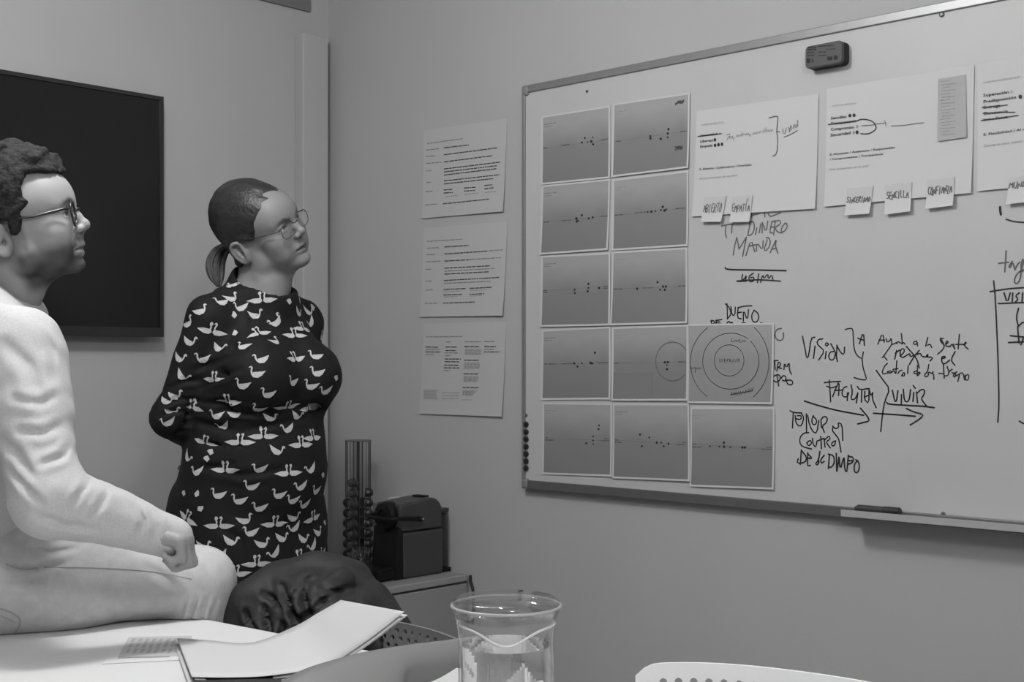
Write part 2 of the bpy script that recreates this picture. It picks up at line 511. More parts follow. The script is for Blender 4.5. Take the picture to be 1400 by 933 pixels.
# ------------------------------------------------------------------ television
YT = YB-.06
tr_, br_ = onY(224.5, 133, YT), onY(221.5, 461, YT)
tx1 = (tr_[0]+br_[0])/2; tz1 = tr_[2]; tz0 = br_[2]; tx0 = tx1-1.32
tv = empty('television', (tx0+.66, YB, tz0), 'large black flat television hung on the back wall behind the man', 'television')
M_tv = mat('tv_plastic', 0.012, 0.35, 0.5); M_scr = mat('tv_screen', 0.009, 0.22, 0.35); M_tvb = mat('tv_bezel', 0.02, 0.3, 0.5)
MB().box(tx0, tx1, YT+.003, YT+.04, tz0, tz1).build('housing', M_tv, tv, bevel=.004)
MB().box(tx0+.012, tx1-.012, YT+.001, YT+.004, tz0+.028, tz1-.012).build('screen', M_scr, tv)
bz = MB()
bz.box(tx0, tx1, YT-.004, YT+.004, tz1-.012, tz1).box(tx0, tx1, YT-.004, YT+.004, tz0, tz0+.028)
bz.box(tx0, tx0+.012, YT-.004, YT+.004, tz0+.028, tz1-.012).box(tx1-.012, tx1, YT-.004, YT+.004, tz0+.028, tz1-.012)
bz.build('bezel', M_tvb, tv)
MB().box(tx0+.4, tx1-.4, YT+.04, YB-.001, tz0+.2, tz1-.2).build('wall_bracket', M_tv, tv)

# ------------------------------------------------------------------ whiteboard
ptl = onX(714, 118, XB-.004); pbl = onX(714, 668, XB-.004)
by1 = ptl[1]; bz1 = ptl[2]; bz0 = pbl[2]; by0 = by1-2.4
M_board = mat('whiteboard_enamel', 0.475, 0.45, 0.4, var=0.035, vscale=5, detail=5)
M_alu = mat('brushed_aluminium', 0.30, 0.42, 0.5, var=0.05, vscale=30, metal=0.6)
M_alu_shade = mat('shaded_aluminium', 0.16, 0.45, 0.5, metal=0.5)  # darker copy of the frame metal, shade of the bottom rail put into its colour
M_cap = mat('grey_plastic_cap', 0.22, 0.5, 0.4)
wb = empty('whiteboard', (XR, (by0+by1)/2, bz0), 'wide framed whiteboard covered in marker handwriting and sheets', 'whiteboard')
fwid = 0.022
MB().box(XB, XR-.002, by0+.01, by1-.01, bz0+.01, bz1-.01).build('panel', M_board, wb)
MB().box(XB-.006, XR-.001, by0, by1, bz1-fwid, bz1).build('frame_top', M_alu, wb, bevel=.002)
MB().box(XB-.006, XR-.001, by0, by1, bz0, bz0+fwid+.004).build('frame_bottom', M_alu_shade, wb, bevel=.002)
MB().box(XB-.006, XR-.001, by1-.011, by1, bz0+fwid, bz1-fwid).build('frame_side', M_alu, wb, bevel=.002)
MB().box(XB-.006, XR-.001, by0, by0+.011, bz0+fwid, bz1-fwid).build('frame_side', M_alu, wb, bevel=.002)
for zz in (bz0, bz1-.03):
    MB().box(XB-.008, XR-.001, by1-.026, by1+.001, zz-.001, zz+.031).build('corner_cap', M_cap, wb, bevel=.008)
ty1 = onX(1160, 709, XB-.03)[1]
tray = MB().prism([(XB-.006, bz0+.016), (XB-.060, bz0+.016), (XB-.064, bz0+.026), (XB-.067, bz0+.026), (XB-.066, bz0+.010), (XB-.006, bz0+.006)], by0+.05, ty1, 1)
# prism over axis 1 inserts y: poly is (x, z)
tray.build('pen_tray', mat('tray_aluminium', 0.52, 0.4, 0.5, metal=0.3), wb)
M_screw = mat('screw_metal', 0.12, 0.4, 0.5, metal=0.5)
for x, y, r in ((1288, 20, .006), (803, 125, .004), (1290, 703, .005), (720, 568, .0045)):
    c = onX(x, y, XB)
    MB().lathe(c, [(r, 0), (r, .003), (r*.6, .0045)], 12, (-1, 0, 0)).build('screw', M_screw, wb)
# ------------------------------------------------------------------ paper, print and ink helpers
M_paper = mat('white_paper', 0.555, 0.65, 0.25)
M_ink = mat('black_marker_ink', 0.02, 0.5, 0.3)
M_inkg = mat('grey_marker_ink', 0.13, 0.6, 0.2)
M_print = mat('black_print', 0.05, 0.6, 0.2)
M_printg = mat('grey_print', 0.30, 0.6, 0.2)
M_printl = mat('light_grey_print', 0.42, 0.6, 0.2)
class Page:
    """a sheet on the right wall: corners are points of the wall plane (TL TR BR BL); (u,v) runs over it, lift bends it off the wall"""
    def __init__(s, quad, X, lift=None):
        s.q = [onX(x, y, X) if len((x, y)) == 2 else None for x, y in quad]; s.X = X; s.lift = lift or (lambda u, v: 0.0)
    def at(s, u, v, e=0.0):
        a = s.q[0]*(1-u)+s.q[1]*u; b = s.q[3]*(1-u)+s.q[2]*u
        p = a*(1-v)+b*v
        return p+np.array([-(s.lift(u, v)+e), 0, 0])
    def uv(s, x, y):
        """page coordinates of a point of the photograph"""
        p = onX(x, y, s.X); u = v = 0.5
        for _ in range(12):
            f = s.at(u, v)[1:]-p[1:]
            du = (s.at(u+1e-3, v)[1:]-s.at(u, v)[1:])/1e-3; dv = (s.at(u, v+1e-3)[1:]-s.at(u, v)[1:])/1e-3
            J = np.array([du, dv]).T; d = np.linalg.solve(J, f); u -= d[0]; v -= d[1]
        return u, v
    def grid(s, u0, u1, v0, v1, e, nu=10, nv=10):
        V = []; uv = []
        for j in range(nv+1):
            for i in range(nu+1):
                u = u0+(u1-u0)*i/nu; v = v0+(v1-v0)*j/nv
                V.append(s.at(u, v, e)); uv.append((i/nu, 1-j/nv))
        F = [(j*(nu+1)+i, (j+1)*(nu+1)+i, (j+1)*(nu+1)+i+1, j*(nu+1)+i+1) for j in range(nv) for i in range(nu)]
        return V, F, uv
    def slab(s, name, m, parent=None, th=0.0005, nu=10, nv=10):
        V, F, uv = s.grid(0, 1, 0, 1, 0, nu, nv); n = len(V)
        V2, F2, _ = s.grid(0, 1, 0, 1, -th, nu, nv)
        Fa = F+[tuple(n+i for i in f[::-1]) for f in F2]
        rim = [i for i in range(nu+1)]+[j*(nu+1)+nu for j in range(1, nv+1)]+[nv*(nu+1)+i for i in range(nu-1, -1, -1)]+[j*(nu+1) for j in range(nv-1, 0, -1)]
        for a, b in zip(rim, rim[1:]+rim[:1]): Fa.append((a, b, n+b, n+a))
        return mk(name, V+V2, Fa, m, parent, smooth=False)
def ribbon(mb, pts, w, ends=True):
    """flat stroke in the wall plane; pts are world points, w the pen width in metres"""
    pts = [np.asarray(p) for p in pts]
    if len(pts) < 2: return
    n = len(pts); V = []
    for i in range(n):
        d = pts[min(i+1, n-1)]-pts[max(i-1, 0)]; d = d/(np.linalg.norm(d)+1e-9)
        nn = np.array([0, -d[2], d[1]])
        ww = w*.5
        V += [pts[i]+nn*ww, pts[i]-nn*ww]
    F = [(2*i, 2*i+1, 2*i+3, 2*i+2) for i in range(n-1)]
    mb.add(V, F)
    if ends:
        for p in (pts[0], pts[-1]):
            mb.add([p+np.array([-.00004, w*.52*math.cos(k*math.pi/4), w*.52*math.sin(k*math.pi/4)]) for k in range(8)], [tuple(range(8))])
def pts2(s): 
    out = []
    for st in s.strip().split(';'):
        st = st.strip()
        if not st: continue
        out.append([tuple(float(c) for c in t.split(',')) for t in st.split()])
    return out
def writing(name, crop, s, w, X, m, parent, it=1, extra=None):
    """handwriting: strokes in the coordinates of a view of the board (x0, y0, scale)"""
    mb = MB(); x0, y0, sc = crop; k = 0
    for st in pts2(s):
        st = smooth_pts([np.array(p) for p in st], it)
        k += 1
        ribbon(mb, [onX(x0+p[0]/sc, y0+p[1]/sc, X-.00003*(k % 7)) for p in st], w)
    o = mb.build(name, m, parent); o['kind'] = 'stuff'; return o

# ------------------------------------------------------------------ marker writing on the board
XI = XB-0.0006
C1 = (960, 280, 7.773); C2 = (960, 400, 6.664); C3 = (1080, 440, 9.329); C4 = (1190, 440, 9.333)
C5 = (1070, 500, 9.329); C6 = (1070, 550, 8.479); C7 = (1190, 500, 7.773); C8 = (1340, 270, 7.773); C9 = (1340, 370, 4.056)
PW = 0.0036
writing('handwritten_phrase', C1, '''205,227 270,212 330,205; 250,215 245,300 258,352; 318,205 312,300;
525,95 525,130; 535,112 600,95; 660,85 667,130; 700,95 722,128 760,115 835,85;
510,180 500,250 485,325; 500,192 540,175 557,215 550,280 520,325 485,325; 580,248 568,318;
622,205 606,300; 638,190 637,300; 640,190 680,300 697,175; 742,180 715,300 748,300; 738,180 778,172; 725,242 762,236;
775,185 760,320; 765,182 825,163 838,205 770,242 800,292 850,300; 882,198 845,240 838,288 872,288 905,240 900,200 878,198''', PW, XI, M_inkg, wb)
writing('handwritten_phrase', C1, '''330,535 342,450 368,350; 368,350 392,472; 392,472 470,345; 470,345 430,550;
465,540 520,368 558,500; 500,442 572,425; 575,495 582,400 642,488 648,385; 690,375 652,495 700,475 727,405 712,352 680,352; 722,510 760,430 792,360 775,440 805,515; 740,475 792,462''', PW, XI, M_inkg, wb)
writing('handwritten_line', C1, '245,668 250,684 320,692 600,695 892,702', PW*1.2, XI, M_ink, wb)
writing('crossed_out_word', C1, '''430,745 416,802 450,790 472,745 460,805; 545,730 495,760 500,822 545,815 553,770 515,775; 600,738 588,828; 620,825 645,738 655,790 700,730 700,795 742,742 752,802;
370,812 470,803 640,798 832,814; 372,816 470,812''', PW, XI, M_ink, wb)
writing('handwritten_phrase', C2, '''227,105 230,242; 212,105 252,142 264,200 228,242; 262,130 270,205 297,212 302,135; 327,140 320,232 357,242; 325,140 362,130; 320,187 357,180;
375,262 375,150 412,262 422,158; 372,127 410,124 452,122; 475,165 450,200 455,260 490,276 518,240 510,190 472,162''', PW, XI, M_ink, wb)
writing('handwritten_phrase', C2, '''85,255 85,292 112,282 108,255 78,262; 128,255 122,290 172,288; 125,256 178,248; 122,272 162,270; 225,288 230,270 252,266 256,288; 262,285 268,268 284,288; 362,280 392,278; 395,288 422,286; 530,278 555,282''', PW, XI, M_ink, wb)
writing('handwritten_phrase', C2, '''655,312 650,342; 655,385 648,432; 722,328 680,335 660,380 675,430 720,442 744,410 738,368''', PW, XI, M_inkg, wb)
writing('handwritten_phrase', C2, '''645,625 692,620; 660,630 665,702; 692,640 680,716; 690,640 716,640 706,680 685,682 722,694; 745,702 750,640 770,690 792,632 795,708 812,745;
655,762 700,745 716,790 680,822 652,805; 680,750 697,852; 718,782 740,755 766,770 755,812 732,800; 765,800 822,800 826,842 780,842 765,800''', PW, XI, M_ink, wb)
writing('handwritten_phrase', C3, '''160,188 185,310 215,475 238,440 270,205 318,200; 320,312 300,468; 418,220 362,226 342,275 380,320 442,375 366,490;
492,290 470,316 448,290 470,266 492,290; 462,382 450,472; 556,382 515,386 490,440 512,490 560,488 582,400; 522,282 582,400 606,508; 600,300 592,470; 600,310 650,402 692,420 696,328''', PW, XI, M_ink, wb)
writing('handwritten_brace', C3, '705,100 760,86 802,90 806,180 815,340 850,430 920,477 930,430 935,388; 920,475 930,580 958,670 980,745 900,740 818,713', PW*.9, XI, M_ink, wb)
writing('handwritten_phrase', C3, '885,282 937,122 950,302; 868,213 935,237', PW, XI, M_ink, wb)
writing('handwritten_phrase', C4, '''95,288 155,138 178,262; 108,236 182,236; 200,218 215,266 252,240 265,203 272,290; 272,290 222,365 165,445 150,460; 172,440 212,492; 272,290 300,285 332,268; 338,282 346,250 402,282; 395,153 407,284; 402,286 422,262 442,288;
592,250 552,256 552,292 590,288 596,248 602,312; 732,203 705,312; 728,302 762,285 782,332; 930,215 888,215 898,260 945,300 930,352 858,416; 895,208 942,300; 960,290 992,270 985,243 960,265 966,322 1012,312;
1018,322 1040,278 1066,332; 1060,288 1076,352; 1135,163 1120,347; 1088,291 1182,290; 1185,296 1232,270 1205,262 1200,312 1248,350''', PW*.85, XI, M_ink, wb)
writing('handwritten_phrase', C4, '''335,368 310,478; 318,402 372,364; 380,440 432,390 430,343 383,355 380,440 412,462 462,430; 462,430 510,402 500,450 560,430; 458,318 560,430 602,500 622,592; 622,368 560,440 498,546; 512,520 545,470;
560,432 640,400 650,442 722,457 742,408 700,450 802,455 762,502; 910,472 962,460 945,440 905,455 915,532 952,540 1012,490; 1080,383 1025,490 1077,556''', PW*.95, XI, M_ink, wb)
writing('handwritten_phrase', C4, '''217,533 170,580 145,672 202,660; 215,642 260,624 272,652 218,656; 270,652 300,620 312,652; 337,503 325,662; 288,610 352,600; 350,662 370,630 402,620; 402,682 430,640 442,692 400,692; 482,560 475,662;
600,560 600,692; 592,630 550,640 560,667 602,660; 600,656 642,640 615,682; 745,548 730,640 690,672 700,712 742,690 735,640 782,660; 800,640 782,668 806,664 810,737; 872,660 932,666; 930,538 942,722; 940,692 992,690 1002,640 978,573; 1000,642 1042,608;
1040,652 1092,660 1080,712 1048,690 1102,640; 1100,692 1142,660 1115,762; 1140,662 1182,650 1202,742; 1210,692 1257,668 1252,747 1213,745 1210,692''', PW*.85, XI, M_ink, wb)
writing('handwritten_phrase', C5, '''532,220 600,210 738,203; 595,188 604,320 612,464; 562,265 620,290 682,268; 638,397 680,290 722,188 714,382; 662,318 762,314; 818,268 770,288 753,370 790,407 832,390 842,348; 826,352 825,447;
872,248 892,340 868,430 920,437 960,352; 960,350 940,477; 952,268 985,312 1102,293; 1010,310 1005,467; 1050,330 1040,430 1100,492 1102,298; 1048,402 1095,380; 1100,300 1130,402 1152,320 1140,420 1192,537''', PW, XI, M_ink, wb)
writing('handwritten_arrow', C5, '278,453 450,510 700,577 1032,635; 992,545 1090,660 1106,710 1030,728 958,746', PW*1.15, XI, M_ink, wb)
writing('handwritten_phrase', C5, '''95,578 140,602 242,605; 135,605 125,797; 160,640 166,720 200,772 245,767 272,660 235,608; 170,680 230,692 242,640 190,640; 302,618 305,858; 320,640 342,760 390,852 436,862 462,700; 392,640 368,700 388,762 432,742 432,690 390,650;
490,690 522,650 572,660 562,730 500,772 532,852; 488,700 495,790''', PW, XI, M_ink, wb)
writing('handwritten_phrase', C6, '''580,278 610,312 655,292 638,235 690,258 697,447; 582,300 574,330 622,390 652,430 677,580; 302,355 240,360 195,420 205,500 260,527 337,545;
280,472 322,440 337,480 300,512 280,472; 345,420 350,480 382,532 397,460; 442,400 450,542; 400,452 482,420; 480,422 492,522; 485,442 540,388 552,430 500,462 552,532; 612,450 570,470 570,512 605,502 612,450''', PW, XI, M_ink, wb)
writing('handwritten_phrase', C6, '''217,558 205,722; 215,560 282,640 260,702 165,712 180,660; 292,590 285,742 322,735; 290,600 332,640; 288,650 332,655; 432,573 415,680 380,712 400,732 422,700 412,660; 482,618 440,670 447,712 482,690;
542,608 530,772; 530,605 592,620 602,700 570,757 530,755; 622,598 627,802; 652,640 630,802; 655,650 667,792 702,660; 712,650 722,802 742,802; 762,618 745,802; 760,630 822,640 815,702 760,722; 768,680 812,682; 872,680 830,720 830,812 870,822 892,760 880,690 848,670''', PW*1.1, XI, M_ink, wb)
writing('handwritten_brace', C7, '63,53 130,150 207,250 155,370 130,500 110,702', PW, XI, M_ink, wb)
writing('handwritten_phrase', C7, '''233,263 260,387 277,380 292,268; 331,310 328,412; 350,253 360,377 397,390 417,345 426,258; 460,288 452,382; 455,213 477,242; 490,283 500,397; 490,300 540,253 577,260 570,312 538,350 570,400 602,437''', PW, XI, M_ink, wb)
writing('handwritten_line', C7, '173,393 187,412 400,425 560,433 677,448', PW*1.1, XI, M_ink, wb)
writing('handwritten_arrow', C7, '33,508 300,525 477,540; 383,458 460,495 562,520 540,560 423,633', PW*1.1, XI, M_ink, wb)
writing('handwritten_line', C8, '212,103 212,140 221,182; 214,110 214,150 222,180', PW*1.5, XI, M_ink, wb)
writing('handwritten_line', C8, '278,233 350,258 466,268 600,262 720,240', PW, XI, M_ink, wb)
writing('handwritten_phrase', C8, '''276,568 270,680 262,792; 198,702 302,690; 342,680 300,740 322,752 347,680 370,772; 370,772 390,720 422,690; 452,658 430,740 447,792 468,770; 470,660 440,760 425,880 385,927 358,890 390,812 450,770;
490,740 520,700 500,680 480,720 500,770 540,740; 560,600 552,760 580,770; 535,680 590,670''', PW, XI, M_inkg, wb)
writing('handwritten_line', C9, '75,58 85,160 100,500 105,750 98,842; 56,117 150,102 243,95 420,86', PW, XI, M_ink, wb)
writing('handwritten_phrase', C9, '133,125 150,182 167,125; 181,125 178,177; 217,125 195,140 212,160 190,180; 236,125 232,177; 275,130 255,150 262,178 285,165 275,130; 300,178 302,130 330,176 334,126; 101,184 243,178 345,174', PW, XI, M_ink, wb)
writing('crossed_out_word', C9, '213,210 200,260 212,312; 208,312 243,282 262,300; 168,362 243,370 300,366; 158,400 243,396 300,394; 208,320 216,402; 226,412 242,368; 255,410 262,370; 218,836 243,852 262,846', PW, XI, M_ink, wb)
# faint smears of wiped ink
M_smear = mat('wiped_ink_smear', 0.47, 0.4, 0.4)
rng = random.Random(5)
mbs = MB()
for x, y, w, h in ((1092, 365, 9, 22), (1118, 395, 8, 20), (1122, 330, 5, 14), (1165, 372, 7, 18), (1182, 378, 6, 20), (1195, 350, 4, 6), (1222, 355, 4, 8), (1240, 356, 4, 4), (1262, 332, 7, 5), (1230, 422, 14, 8), (1252, 430, 12, 8), (1298, 420, 16, 2), (1320, 448, 14, 3), (1232, 600, 12, 6), (1360, 560, 4, 8), (1354, 335, 3, 4), (1358, 640, 10, 14), (1110, 680, 8, 4), (1205, 686, 5, 3), (1252, 690, 3, 2), (1268, 694, 3, 2), (1280, 691, 3, 2), (940, 95, 14, 5), (1330, 660, 6, 14)):
    for _ in range(3):
        cx, cy = x+rng.uniform(-.4, .4)*w, y+rng.uniform(-.4, .4)*h
        k = 9; V = [onX(cx+.45*w*math.cos(2*math.pi*i/k)*rng.uniform(.6, 1), cy+.45*h*math.sin(2*math.pi*i/k)*rng.uniform(.6, 1), XB-.0003-.00003*rng.random()) for i in range(k)]
        mbs.add(V, [tuple(range(k))])
mbs.build('wiped_smear', M_smear, wb)['kind'] = 'stuff'
writing('pencil_scratch', (960, 0, 1), '994,74 996,86 995,98', .002, XI, M_smear, wb)

# ------------------------------------------------------------------ printed text with the built-in font
def text(name, s, page, x0, y0, x1, y1, hpx, m, parent, bold=0.0, e=0.0011):
    """a line of print on a page; from (x0,y0) to (x1,y1) in the photograph, hpx = capital height there"""
    c = bpy.data.curves.new('t', 'FONT'); c.body = s; c.size = 1.0; c.offset = bold; c.resolution_u = 2
    o = bpy.data.objects.new('t', c); COL.objects.link(o)
    dg = bpy.context.evaluated_depsgraph_get()
    me = bpy.data.meshes.new_from_object(o.evaluated_get(dg))
    V = np.zeros(len(me.vertices)*3); me.vertices.foreach_get('co', V); V = V.reshape(-1, 3)
    F = [tuple(p.vertices) for p in me.polygons]
    bpy.data.objects.remove(o); bpy.data.curves.remove(c); bpy.data.meshes.remove(me)
    if not len(V): return
    w = V[:, 0].max()-min(V[:, 0].min(), 0)
    a = page.uv(x0, y0); b = page.uv(x1, y1); up = page.uv(x0, y0-hpx)
    out = []
    for x, y, _ in V:
        t = x/w; q = y/0.70
        u = a[0]+(b[0]-a[0])*t+(up[0]-a[0])*q; v = a[1]+(b[1]-a[1])*t+(up[1]-a[1])*q
        out.append(page.at(u, v, e))
    o = mk(name, out, F, m, parent); o['kind'] = 'stuff'; return o
def bars(name, page, rows, m, parent, e=0.0008, seed=1, vert=True):
    """small unreadable print: word-length dashes. rows: x0,y0,x1,y1,height in the photograph"""
    rg = random.Random(seed); mb = MB()
    for x0, y0, x1, y1, h in rows:
        L = math.hypot(x1-x0, y1-y0); t = 0.0
        while t < L-.5:
            w = min(rg.uniform(2.0, 8.0), L-t)
            q = []
            for tt, dy in ((t, -h/2), (t+w, -h/2), (t+w, h/2), (t, h/2)):
                f = tt/L; u, v = page.uv(x0+(x1-x0)*f, y0+(y1-y0)*f+dy); q.append(page.at(u, v, e))
            mb.add(q, [(0, 1, 2, 3)]); t += w+rg.uniform(.5, 1.0)
    o = mb.build(name, m, parent); o['kind'] = 'stuff'; return o
def dots(name, page, pts, m, parent, e=0.001):
    mb = MB()
    for x, y, rx, ry in pts:
        V = []
        for k in range(10):
            u, v = page.uv(x+rx*math.cos(k*math.pi/5), y+ry*math.sin(k*math.pi/5)); V.append(page.at(u, v, e))
        mb.add(V, [tuple(range(10))[::-1]])
    o = mb.build(name, m, parent); o['kind'] = 'stuff'; return o
def pen(name, page, crop, s, w, m, parent, it=1, e=0.0014):
    mb = MB(); x0, y0, sc = crop
    for i, st in enumerate(pts2(s)):
        st = smooth_pts([np.array(p) for p in st], it); q = []
        for p in st:
            u, v = page.uv(x0+p[0]/sc, y0+p[1]/sc); q.append(page.at(u, v, e+.00003*(i % 7)))
        ribbon(mb, q, w)
    o = mb.build(name, m, parent); o['kind'] = 'stuff'; return o

# ------------------------------------------------------------------ twelve grey printed sheets
cells = [
 # printed area TL TR BR BL, header lines, left/right dashes, dots
 ('top of the left column', [(742.4, 161.4), (832.5, 146.8), (832.5, 241.3), (742.4, 250.3)], [(743, 203, 749, 202), (822, 192, 832, 190), (768, 199, 779, 197.5)], [(796, 195, 1.4), (800, 189, 1.3), (804, 194.5, 1), (809, 193.5, 1.8), (811, 188, 1), (811.5, 197.5, 1.5)]),
 ('top of the middle column, with two scribbles', [(840.2, 144.4), (941.3, 129), (939.8, 227.2), (838.9, 240)], [(842, 193.5, 850, 193), (931, 180, 940, 179.5)], [(889.5, 186.5, 1.6), (889.8, 189.5, 1.6), (904, 190, 1.7), (914.5, 177, 1.7), (913.5, 182.7, 1.6), (913.5, 188, 1.3)]),
 ('second from the top in the left column', [(743, 256), (832.5, 247), (830, 339.3), (740.8, 346)], [(743.5, 304, 751, 303.5), (822, 296, 832, 295.5), (768, 302, 781, 301)], [(788.5, 299, 1.8), (789, 303, 1.6), (796, 294.5, 1.5), (805.5, 299, 1.5), (811, 297.5, 1.5), (791, 302, 1.2)]),
 ('second from the top in the middle column', [(839.7, 248), (939.4, 235.7), (939, 334), (839.2, 340.4)], [(840, 294.5, 852, 293.5), (924, 285.5, 938, 284.5), (868, 291.5, 884, 290)], [(891, 289.5, 1.7), (896.5, 289, 1.2), (904, 287.5, 1.3), (906.5, 283, 1.7), (909, 288, 1.8), (911.5, 286.5, 1.3), (886, 290, 1.2)]),
 ('third from the top in the left column', [(742.4, 352.4), (832.5, 348), (832.5, 442.5), (741.3, 444.7)], [(743, 397.5, 748.5, 397.5), (743, 400, 749, 400), (825, 392, 832, 391.5), (825, 394.5, 832, 394)], [(786, 396.5, 1.3), (786.3, 401, 1.4), (805, 388.3, 1.5), (805, 394, 1.3), (804, 398.5, 1.6), (819.7, 394, 1.6)]),
 ('third from the top in the middle column', [(839.2, 346.8), (937.6, 341), (938.3, 439.5), (837, 442.5)], [(839.5, 395.5, 851, 395.2), (928, 391.5, 938, 391), (879, 394, 894, 393.5)], [(871.5, 395, 1.6), (899.5, 386, 1.6), (903, 396.3, 1.4), (909.5, 396.5, 1.6), (907, 392, 1.6), (911, 392, 1.6)]),
 ('fourth from the top in the left column', [(743, 453.7), (833, 449), (833, 543.8), (742.4, 544.5)], [(744.5, 498, 760.5, 498), (816, 496.5, 832, 496), (768, 497.5, 784, 497.5)], [(785.5, 497, 1.5), (790, 501.5, 1.4), (796, 497, 1.2), (808, 496.5, 1.8), (810.5, 497.2, 1.4), (814, 482.5, 1.6)]),
 ('fourth in the middle column, with ringed dots', [(839.2, 450.3), (939, 446.3), (939, 545.4), (838.8, 545.4)], [(839.5, 497, 847, 496.5), (928, 495.2, 938, 495), (907, 495.8, 917, 495.5)], [(909.5, 495.5, 1.6), (913.5, 495.5, 1.6), (912.3, 499.5, 1.2), (912.5, 505, 1.6)]),
 ('right of the middle column, with hand-drawn rings', [(942, 445.8), (1056.5, 443.9), (1054.6, 550.3), (942.7, 548.7)], [], []),
 ('in the bottom row, at its left end', [(744, 553), (835, 554), (835, 649.3), (744, 646)], [(746, 599, 750, 599), (746, 602, 758, 602), (822, 603, 834, 602.5), (827, 600.5, 833, 600)], [(802, 606.5, 1.4), (811.5, 597, 1.2), (811.5, 602.5, 1.2), (811.5, 607.5, 1), (819.5, 582, 1.3), (819, 587, 1.4)]),
 ('in the bottom row, in its middle', [(840, 554.5), (940.2, 554.5), (941.9, 655.7), (839.9, 651.5)], [(841, 602, 846, 602), (841, 605, 850, 605), (925, 608.5, 940, 608), (933, 605, 939, 605)], [(875.5, 594.5, 1.5), (878, 610.5, 1.4), (888, 598.5, 1.2), (898.5, 605.5, 1.6), (904.5, 605.5, 1.2), (908, 610.5, 1.4), (914.5, 607, 1.5)]),
 ('in the bottom row, at its right end', [(946, 559.6), (1057.2, 559.6), (1056.6, 666.8), (946, 662.7)], [(946.5, 607.5, 953, 607.5), (946.5, 611.5, 960, 611.5), (1042, 614.5, 1056, 614.5), (1049, 612, 1056, 612)], [(971, 610.5, 1.2), (984, 611, 1.2), (990, 605.5, 1.6), (990.3, 611, 1.8), (999, 611.5, 1.3), (1015.5, 612, 1.7), (1019, 612, 1.7)]),
]
M_grad = gradient_print('grey_gradient_print', 0.34, 0.20)
M_grad2 = gradient_print('pale_grey_print', 0.34, 0.27)
